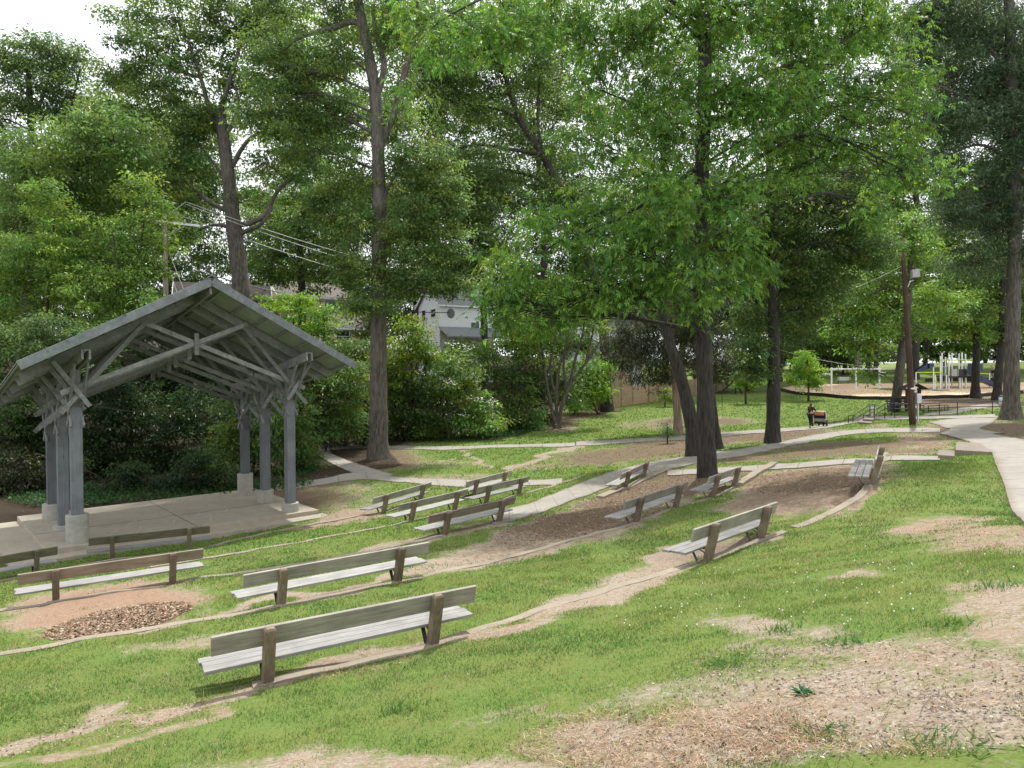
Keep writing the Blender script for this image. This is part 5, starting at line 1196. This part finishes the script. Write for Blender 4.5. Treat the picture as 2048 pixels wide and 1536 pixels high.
rail('stair_handrail', 'right handrail slanting up the steps to the ramp landing', [[(1727,830,46.5),(1736,830,46.5),(1770,807.5,46.5),(1790,807,46.5)],[(1727,839,46.5),(1736,839,46.5),(1770,817,46.5),(1790,816.5,46.5)]], [(1727,830,839,46.5),(1736,830,842,46.5),(1770,807.5,835,46.5)])
rail('ramp_railing', 'long front railing of the ramp running to the huge trunk', [[(1790,808.5,46),(1879,806,45.5),(1915,804.5,45.5),(1985,802.5,45.5),(2010,802,45.5)],[(1790,817.5,46),(1879,815.5,45.5),(1915,814,45.5),(1985,812.5,45.5),(2010,812,45.5)]], [(1790,808.5,840,46),(1879,806,839,45.5),(1915,804.5,838,45.5),(1985,802.5,838,45.5)])
rail('ramp_railing', 'rear railing of the ramp, close behind the front railing', [[(1784,808,50),(1848,811,50),(1848,836,50)],[(1784,817,50),(1848,820,50)],[(1857,836,50),(1857,812,50),(1896,810,50),(1896,836,50)],[(1857,821,50),(1896,820,50)]], [(1784,808,834,50),(1848,811,836,50),(1857,812,836,50),(1889,810,836,50),(1896,810,836,50)])
p = G(1744, 836); sg = empty('sign_post', p, 0, 'small white sign on a grey post between the two stair handrails', 'sign'); y_ = p[1]; zt = D(1744, 808.5, y_)[2]-p[2]; zb_ = D(1744, 819, y_)[2]-p[2]
MB().box((0, 0, zt/2), (.10, .06, zt)).build('post', M['steel'], sg)
pl_ = MB().box((0, -.045, (zt+zb_)/2), (.24, .02, zt-zb_)).build('sign_plate', M['white'], sg)
sm = MB(); zc_ = zt-.13                                            # dark pictogram: figure beside a block
sm.box((-.05, -.058, zc_), (.05, .004, .12)); sm.box((.045, -.058, zc_+.02), (.06, .004, .08)); sm.box((0, -.058, zc_-.055), (.15, .004, .02)); sm.build('pictogram', M['black'], pl_)
for k, (x0, x1, yy, lf) in enumerate([(1717, 1742, 846, .05), (1726, 1745, 843, .17)]):
    A_, B_, C_, D_ = G(x0, yy+3), G(x1, yy+2), G(x1+4, yy-2), G(x0+4, yy-1); mb = MB(); z = max(q[2] for q in (A_, B_, C_, D_))+lf
    mb.hexa([(q[0], q[1], z-.6) for q in (A_, B_, C_, D_)]+[(q[0], q[1], z) for q in (A_, B_, C_, D_)]); tag(mb.build('step', M['path']), kind='structure')
def bin_(label, px, py, hpx, wpx, m):
    p = G(px, py); mp = p[1]/F; h_, r_ = hpx*mp, wpx*mp/2; r = empty('trash_bin', p, 0, label, 'bin')
    MB().lathe((0, 0, 0), [(r_*.85, 0), (r_*.97, h_*.5), (r_, h_*.86)], 16).build('body', M[m], r, True)
    MB().lathe((0, 0, 0), [(r_*1.06, h_*.87), (r_*1.06, h_*.93), (r_*.6, h_)], 16).build('lid', M['dkbin'] if m != 'dkbin' else M['iron'], r, True)
bin_('pale blue-white bin beside the huge right trunk', 2003, 814, 24, 10, 'bin')
bin_('dark bin in front of the leaning grey trunk', 1792, 824, 20, 12, 'dkbin')
# kiosk
p = G(1826, 822); mp = p[1]/F; kk = empty('notice_kiosk', p, 0, 'small dark roofed notice kiosk just behind the lamp pole', 'kiosk')
for s in (-1, 1): MB().box((s*12*mp, 0, 23*mp), (5*mp, 5*mp, 46*mp)).build('post', M['pole'], kk)
MB().box((0, 0, 26*mp), (19*mp, .06, 22*mp)).build('board', M['pole'], kk)
for s in (-1, 1):
    mb = MB(); a = [(s*0, -12*mp, 57*mp), (s*24*mp, -12*mp, 45*mp), (s*24*mp, 12*mp, 45*mp), (s*0, 12*mp, 57*mp)]
    if s > 0: a = a
    else: a = [a[1], a[0], a[3], a[2]]
    mb.hexa([(x, y2, z-.07) for x, y2, z in a]+a); mb.build('roof', M['dkshingle'], kk)
MB().bar((-22*mp, -12.6*mp, 45.5*mp), (0, -12.6*mp, 56*mp), .04, .1).build('gable_trim', M['greyfab'], kk)
# slatted bench by the leaning trunk, pale bench on the lawn
def park_seat(label, px, py, wpx, hpx, m, ang=0):
    p = G(px, py); mp = p[1]/F; w_, h_ = wpx*mp, hpx*mp; r = empty('park_bench', p, ang, label, 'bench')
    mb = MB()
    for k in range(3): mb.box((0, .10+.03*k, h_*(.62+.16*k)), (w_, .03, h_*.11))
    mb.build('backrest', M[m], r); mb = MB()
    for k in range(3): mb.box((0, -.05-.15*k, h_*.46), (w_, .12, .04))
    mb.build('seat', M[m], r)
    for s in (-1, 1):
        mb = MB(); mb.bar((s*w_*.42, -.38, 0), (s*w_*.42, -.30, h_*.45), .05, .05); mb.bar((s*w_*.42, .02, 0), (s*w_*.42, .18, h_), .05, .05, (0, 1, 0)); mb.build('leg', M['iron'], r)
park_seat('dark slatted bench half hidden by the leaning grey trunk', 1794, 824, 44, 28, 'iron', .1)
park_seat('pale bench seen from behind on the grass beyond the swing frame', 1687, 768, 25, 14, 'steel', pi)

# ------------------------------------------------------------------ playground
pgw = [G(*q) for q in [(1555,779),(1590,788),(1650,793),(1720,799),(1800,799),(1880,797),(1935,796),(1990,791),(2045,787)]]
R = spline(np.array(pgw), 60); V = []; Fs = []
t = np.gradient(R[:, :2], axis=0); t /= np.linalg.norm(t, axis=1)[:, None]; nn = np.stack([-t[:, 1], t[:, 0]], 1)
for i in range(60):
    a = R[i, :2]+nn[i]*.12; b_ = R[i, :2]-nn[i]*.12; z = h1(*R[i, :2])
    V += [(*a, z-.3), (*a, z+.34), (*b_, z+.34), (*b_, z-.3)]
for i in range(59):
    for j in range(3): Fs.append((i*4+j, (i+1)*4+j, (i+1)*4+j+1, i*4+j+1))
Fs += [(0, 1, 2, 3), (239, 238, 237, 236)]
tag(mk('playground_border', V, Fs, M['edging']), 'low black border along the near edge of the wood-chip playground', 'border')
R = spline(np.array([G(*q) for q in [(1850,764),(1900,762),(1960,763),(2040,762)]]), 30); mb = MB()
for a, b_ in zip(R[:-1], R[1:]): mb.bar(a+np.array([0, 0, .2]), b_+np.array([0, 0, .2]), .2, .5)
tag(mb.build('playground_border', M['edging']), 'dark border along the far edge of the playground behind the slides', 'border')
def post_px(mb, px, y0, y1, dep, r_, o): mb.tube([D(px, y0, dep)-o, D(px, y1, dep)-o-np.array([0, 0, .15])], r_, 8)
b0 = G(1712, 779); sd = b0[1]; o = np.array(b0)
sw = empty('swing_frame', o, 0, 'white steel swing frame with three posts on the wood chips', 'swing frame')
for px in (1663, 1712, 1759):
    mb = MB(); post_px(mb, px, 735, 779, sd, .10, o); mb.build('post', M['white'], sw)
MB().tube([D(1660, 738, sd)-o, D(1761, 738, sd)-o], .08, 8).build('top_beam', M['white'], sw)
MB().tube([D(1645, 748, sd)-o, D(1663, 748, sd)-o], .07, 8).build('side_bar', M['white'], sw)
MB().tube([D(1759, 745, sd)-o, D(1771, 745, sd)-o], .07, 8).build('side_bar', M['white'], sw)
b0 = G(1910, 776); pd = b0[1]; o = np.array(b0)
ps = empty('play_structure', o, 0, 'climbing tower with pale posts, lime rails and two navy slides', 'playground tower')
for k, (px, y0) in enumerate([(1881, 712), (1884, 706), (1891, 714), (1898, 708), (1904, 706), (1918, 707), (1924, 705), (1931, 708), (1945, 715)]):
    mb = MB(); post_px(mb, px, y0, 777, pd+(k % 3)*1.2-1.2, .075, o); mb.build('post', M['white'], ps)
def pbox(nm, x0, x1, y0, y1, m, d0=-1.5, d1=1.5):
    a, b_ = D(x0, y1, pd)-o, D(x1, y0, pd)-o; MB().box(((a[0]+b_[0])/2, (d0+d1)/2, (a[2]+b_[2])/2), (abs(b_[0]-a[0]), d1-d0, abs(b_[2]-a[2]))).build(nm, M[m], ps)
pbox('deck', 1884, 1930, 752, 755, 'iron'); pbox('panel', 1886, 1897, 738, 752, 'greyfab', -1.6, -1.5); pbox('panel', 1900, 1914, 738, 752, 'iron', -1.65, -1.55); pbox('panel', 1916, 1926, 740, 752, 'greyfab', -1.6, -1.5)
for (x0, y0, x1, y1) in ((1881, 720, 1945, 720), (1832, 745, 1884, 745), (1918, 746, 1935, 746), (1945, 746, 1980, 748)):
    MB().tube([D(x0, y0, pd-1.3)-o, D(x1, y1, pd-1.3)-o], .06, 6).build('lime_rail', M['lime'], ps)
MB().tube([D(x, y, pd-1.4)-o for x, y in ((1866, 745), (1870, 748), (1873, 762), (1877, 778))], .06, 6).build('climber_bar', M['lime'], ps)
for px, y0 in ((1832, 745), (1867, 734), (1870, 750), (1893, 750), (1920, 748), (1932, 748), (1979, 746)):
    mb = MB(); post_px(mb, px, y0, 780, pd-1.4, .06, o); mb.build('short_post', M['white'], ps)
def slide(pts, w_):
    mb = MB(); Q = [D(x, y, pd+d)-o for x, y, d in pts]
    for a, b_ in zip(Q[:-1], Q[1:]):
        mb.bar(a, b_, w_, .06)
        for s in (-1, 1):
            sdv = np.array([0, s*w_/2, .18]); mb.bar(a+sdv, b_+sdv, .06, .42)
    mb.build('slide', M['navy'], ps)
slide([(1860, 732, 0), (1852, 735, 0), (1842, 741, 0), (1832, 747, 0)], .7)
slide([(1930, 743, -1.5), (1945, 752, -1.8), (1960, 760, -2), (1978, 769, -2), (1992, 774, -2)], .8)
pbox('slide_hood', 1926, 1940, 727, 742, 'navy', -2.2, -.8); pbox('slide_hood', 1853, 1862, 727, 737, 'navy', -.6, .6)
gl = MB(); A_ = D(1870, 780, pd-3)-o; B_ = D(1893, 780, pd-3)-o; gl.box(((A_[0]+B_[0])/2, A_[1], A_[2]), (B_[0]-A_[0], 1.0, .12)); gl.build('glider_seat', M['greyfab'], ps)
# distant road behind the playground
Rn = []
for px in np.linspace(1560, 2200, 24): p = D(px, 731, 132); Rn.append((p[0], 132, h1(p[0], 132)))
V = []; Fs = []
for (x, y2, z) in Rn: V += [(x, y2-3, h1(x, y2-3)+.05), (x, y2+3, h1(x, y2+3)+.05)]
for i in range(len(Rn)-1): Fs.append((2*i, 2*i+2, 2*i+3, 2*i+1))
tag(mk('road', V, Fs, M['path']), kind='structure')

# ------------------------------------------------------------------ people
def skinned(name, m, verts, edges, radii, root, parent, sub=2):
    me = bpy.data.meshes.new(name); me.from_pydata(verts, edges, []); o = bpy.data.objects.new(name, me); COL.objects.link(o); me.materials.append(m); o.parent = parent
    md = o.modifiers.new('skin', 'SKIN'); md.use_smooth_shade = True
    sv = me.skin_vertices[0].data
    for i, r_ in enumerate(radii):
        r2 = r_ if isinstance(r_, tuple) else (r_, r_); sv[i].radius = r2; sv[i].use_root = i == root
    s = o.modifiers.new('subdivision', 'SUBSURF'); s.levels = sub; s.render_levels = sub
    return o
def walker(label, loc, rz, scale, J, top, legs, shoes, hairlen, hairm, sleeve, legcover):
    r = empty('person', loc, rz, label, 'person'); r.scale = (scale,)*3
    V = []; E = []; R = []
    def v(p, r_): V.append(tuple(p)); R.append(r_); return len(V)-1
    pel = v(J['pelvis'], (.12, .12)); sp = v(J['spine'], (.115, .14)); ch = v(J['chest'], (.12, .16)); nk = v(J['neck'], .055); hd = v(J['head'], (.09, .08)); ht = v(J['crown'], (.07, .065))
    fc = v(J['face'], (.055, .05)); no = v(J['nose'], .014)
    E += [(pel, sp), (sp, ch), (ch, nk), (nk, hd), (hd, ht), (hd, fc), (fc, no)]
    for s in 'lr':
        sh = v(J['sh'+s], .06); el = v(J['el'+s], .042); wr = v(J['wr'+s], .028); pa = v(J['pa'+s], (.022, .036)); E += [(ch, sh), (sh, el), (el, wr), (wr, pa)]
        P_ = Vector(J['pa'+s]); d = (P_-Vector(J['wr'+s])).normalized(); side = Vector((0, 1 if s == 'l' else -1, 0))
        for k in range(4):
            a = v(P_+d*.05+side*(.028*(k-1.5)/1.5), .011); b_ = v(P_+d*(.095-.008*abs(k-1.4))+side*(.03*(k-1.5)/1.5)+Vector((0, 0, -.03)), .009); E += [(pa, a), (a, b_)]
        a = v(P_-side*.045+d*.02, .012); b_ = v(P_-side*.06+d*.06+Vector((0, 0, -.015)), .010); E += [(pa, a), (a, b_)]
        hp = v(J['hp'+s], .10); kn = v(J['kn'+s], .062); an = v(J['an'+s], .04); tt = v(J['to'+s], .03); E += [(pel, hp), (hp, kn), (kn, an), (an, tt)]
    skinned('body', M['skin'], V, E, R, pel, r)
    g = lambda k: J[k]
    mix = lambda a, b_, t: tuple(Vector(J[a]).lerp(Vector(J[b_]), t))
    V = [g('pelvis'), g('spine'), g('chest'), mix('chest', 'neck', .6), g('shl'), mix('shl', 'ell', sleeve), g('shr'), mix('shr', 'elr', sleeve)]
    skinned('shirt', top, V, [(0, 1), (1, 2), (2, 3), (2, 4), (4, 5), (2, 6), (6, 7)], [(.135, .14), (.13, .15), (.14, .18), .07, .075, .064, .075, .064], 0, r)
    V = [g('pelvis')]; E = []; R = [(.13, .135)]
    for s in 'lr':
        i = len(V); V += [g('hp'+s), mix('hp'+s, 'kn'+s, 1 if legcover > .5 else .8)]; R += [.118, .082 if legcover > .5 else .10]; E += [(0, i), (i, i+1)]
        if legcover > .5: V.append(mix('kn'+s, 'an'+s, .92)); R.append(.052); E.append((i+1, i+2))
    skinned('leggings' if legcover > .5 else 'shorts', legs, V, E, R, 0, r)
    for s in 'lr':
        a = Vector(J['an'+s]); t = Vector(J['to'+s]); h_ = a+(a-t)*.35+Vector((0, 0, -.04))
        skinned('shoe', shoes, [tuple(h_), tuple(a.lerp(t, .4)+Vector((0, 0, -.025))), tuple(t)], [(0, 1), (1, 2)], [.045, .048, .036], 0, r)
    hd, cr_ = Vector(J['head']), Vector(J['crown']); back = Vector((-.045, 0, 0))
    hv = [tuple(cr_+Vector((-.01, 0, .01))), tuple(hd+back+Vector((0, 0, .03)))]; hr = [(.085, .08), (.085, .085)]
    if hairlen > .05:
        hv += [tuple(hd+back*1.6+Vector((0, 0, -.12))), tuple(hd+back*2.6+Vector((0, 0, -.12-hairlen*.55))), tuple(hd+back*3.1+Vector((0, 0, -.12-hairlen)))]; hr += [(.08, .09), (.075, .09), (.04, .06)]
    skinned('hair', hairm, hv, [(i, i+1) for i in range(len(hv)-1)], hr, 0, r)
    return r
JW = dict(pelvis=(0, 0, .93), spine=(.03, 0, 1.12), chest=(.06, 0, 1.33), neck=(.085, 0, 1.47), head=(.115, 0, 1.575), crown=(.12, 0, 1.635), face=(.17, 0, 1.55), nose=(.222, 0, 1.56),
  shl=(.06, .17, 1.385), ell=(.24, .23, 1.17), wrl=(.45, .19, 1.10), pal=(.52, .18, 1.09), shr=(.06, -.17, 1.385), elr=(.25, -.22, 1.16), wrr=(.46, -.18, 1.10), par=(.53, -.17, 1.09),
  hpl=(0, .095, .89), knl=(.16, .095, .50), anl=(.14, .09, .10), tol=(.29, .10, .045), hpr=(0, -.095, .89), knr=(.02, -.095, .47), anr=(-.20, -.09, .15), tor=(-.08, -.09, .05))
pw_ = G(1620, 857)
walker('woman in black with long auburn hair pushing a pushchair along the far path', pw_, .62, 1.02, JW, M['black'], M['black'], M['tanbag'], .34, M['hair'], .95, 1)
JR = dict(pelvis=(0, 0, .93), spine=(.03, 0, 1.12), chest=(.06, 0, 1.33), neck=(.085, 0, 1.47), head=(.10, 0, 1.575), crown=(.10, 0, 1.635), face=(.155, 0, 1.55), nose=(.205, 0, 1.56),
  shl=(.06, .18, 1.385), ell=(-.12, .24, 1.18), wrl=(.06, .2, 1.05), pal=(.12, .19, 1.04), shr=(.06, -.18, 1.385), elr=(.02, -.25, 1.12), wrr=(.22, -.2, 1.14), par=(.29, -.19, 1.17),
  hpl=(0, .095, .89), knl=(.28, .095, .56), anl=(.12, .09, .20), tol=(.26, .10, .15), hpr=(0, -.095, .89), knr=(-.08, -.095, .48), anr=(-.42, -.09, .30), tor=(-.44, -.09, .15))
walker('distant runner in a pale shirt and black shorts right of the playground slide', G(1985, 757)+np.array([0, 0, .0]), pi*.9, 1.08, JR, M['greyfab'], M['black'], M['white'], .02, M['dkhair'], .6, 0)
# pushchair
ch_ = Vector((math.cos(.62), math.sin(.62), 0)); q = Vector(pw_)+ch_*.70+Vector((.28, .12, 0)); gzz = h1(q.x, q.y)
pc = empty('pushchair', (q.x, q.y, gzz), 1.0, 'black and yellow pushchair with a tan bag on its handle, pushed on the far path', 'pushchair')
mb = MB()
for s in (-.27, .27):
    mb.tube([(-.12, s, 1.08), (.12, s, .82), (.48, s, .34), (.86, s, .26)], .018, 6); mb.tube([(.12, s, .28), (.3, s, .58), (.42, s, .95)], .018, 6); mb.tube([(.12, s, .28), (.86, s, .26)], .018, 6)
mb.tube([(-.12, -.27, 1.08), (-.12, .27, 1.08)], .02, 6); mb.build('frame', M['white'], pc)
mb = MB(); mb.hexa([(.22, -.24, .36), (.72, -.24, .34), (.72, .24, .34), (.22, .24, .36), (.14, -.25, .74), (.62, -.25, .52), (.62, .25, .52), (.14, .25, .74)]); mb.build('seat', M['greyfab'], pc, bevel=.03)
pc.scale = (.9, 1.45, 1.0)
MB().hexa([(.10, -.25, .60), (.16, -.25, .58), (.16, .25, .58), (.10, .25, .60), (.05, -.26, .90), (.11, -.26, .88), (.11, .26, .88), (.05, .26, .90)]).build('back_panel', M['black'], pc)
mb = MB(); ar = []
for s in (-.26, .26):
    for k in range(7): an = pi*(.15+.6*k/6); ar.append((.28-.34*math.cos(an)*.9, s, .72+.30*math.sin(an)))
Fs = [(k, k+1, 7+k+1, 7+k) for k in range(6)]+[tuple(range(7))[::-1], tuple(range(7, 14))]
mb.add(ar, Fs); mb.build('canopy', M['black'], pc)
MB().hexa([(.2, -.25, .20), (.84, -.25, .20), (.84, .25, .20), (.2, .25, .20), (.2, -.25, .33), (.84, -.25, .31), (.84, .25, .31), (.2, .25, .33)]).build('basket', M['black'], pc, bevel=.02)
MB().hexa([(.26, -.27, .335), (.86, -.27, .318), (.86, .27, .318), (.26, .27, .335), (.26, -.27, .42), (.80, -.27, .39), (.80, .27, .39), (.26, .27, .42)]).build('footrest', M['yellow'], pc, bevel=.02)
MB().hexa([(-.22, -.2, .80), (.06, -.2, .80), (.06, .2, .80), (-.22, .2, .80), (-.20, -.18, 1.04), (.03, -.18, 1.04), (.03, .18, 1.04), (-.20, .18, 1.04)]).build('bag', M['tanbag'], pc, bevel=.03)
for (x, s, rr) in ((.16, -.31, .25), (.16, .31, .25), (.88, -.1, .2), (.88, .1, .2)):
    mb = MB(); V = []; Fs = []; k1, k2 = 18, 6
    for i in range(k1):
        a = 2*pi*i/k1
        for j in range(k2):
            b_ = 2*pi*j/k2; r2 = rr-.03+.03*math.cos(b_); V.append((x+r2*math.cos(a), s+.03*math.sin(b_), rr+r2*math.sin(a)))
    for i in range(k1):
        for j in range(k2): Fs.append((i*k2+j, ((i+1) % k1)*k2+j, ((i+1) % k1)*k2+(j+1) % k2, i*k2+(j+1) % k2))
    mb.add(V, Fs); wo = mb.build('wheel', M['rubber'], pc, True)
    mb = MB()
    for i in range(3): a = pi*i/3; mb.bar((x-(rr-.04)*math.cos(a), s, rr-(rr-.04)*math.sin(a)), (x+(rr-.04)*math.cos(a), s, rr+(rr-.04)*math.sin(a)), .012, .02, (0, 1, 0))
    mb.build('spokes', M['yellow'], wo)
# small things on the lawn
p = G(1233, 823); mb = MB(); mb.lathe((0, 0, 0), [(.55, -.1), (.55, .05), (.5, .08)], 20); o = mb.build('utility_cover', M['edging']); o.location = p; tag(o, 'flat dark round utility cover on the bright lawn near the board fence', 'cover')
p = G(1444, 820); o = MB().tube([(0, 0, -.2), (0, 0, 1.9)], .03, 6).build('marker_stake', M['iron']); o.location = p; tag(o, 'thin dark stake standing alone on the lawn right of the thick trunks', 'stake')
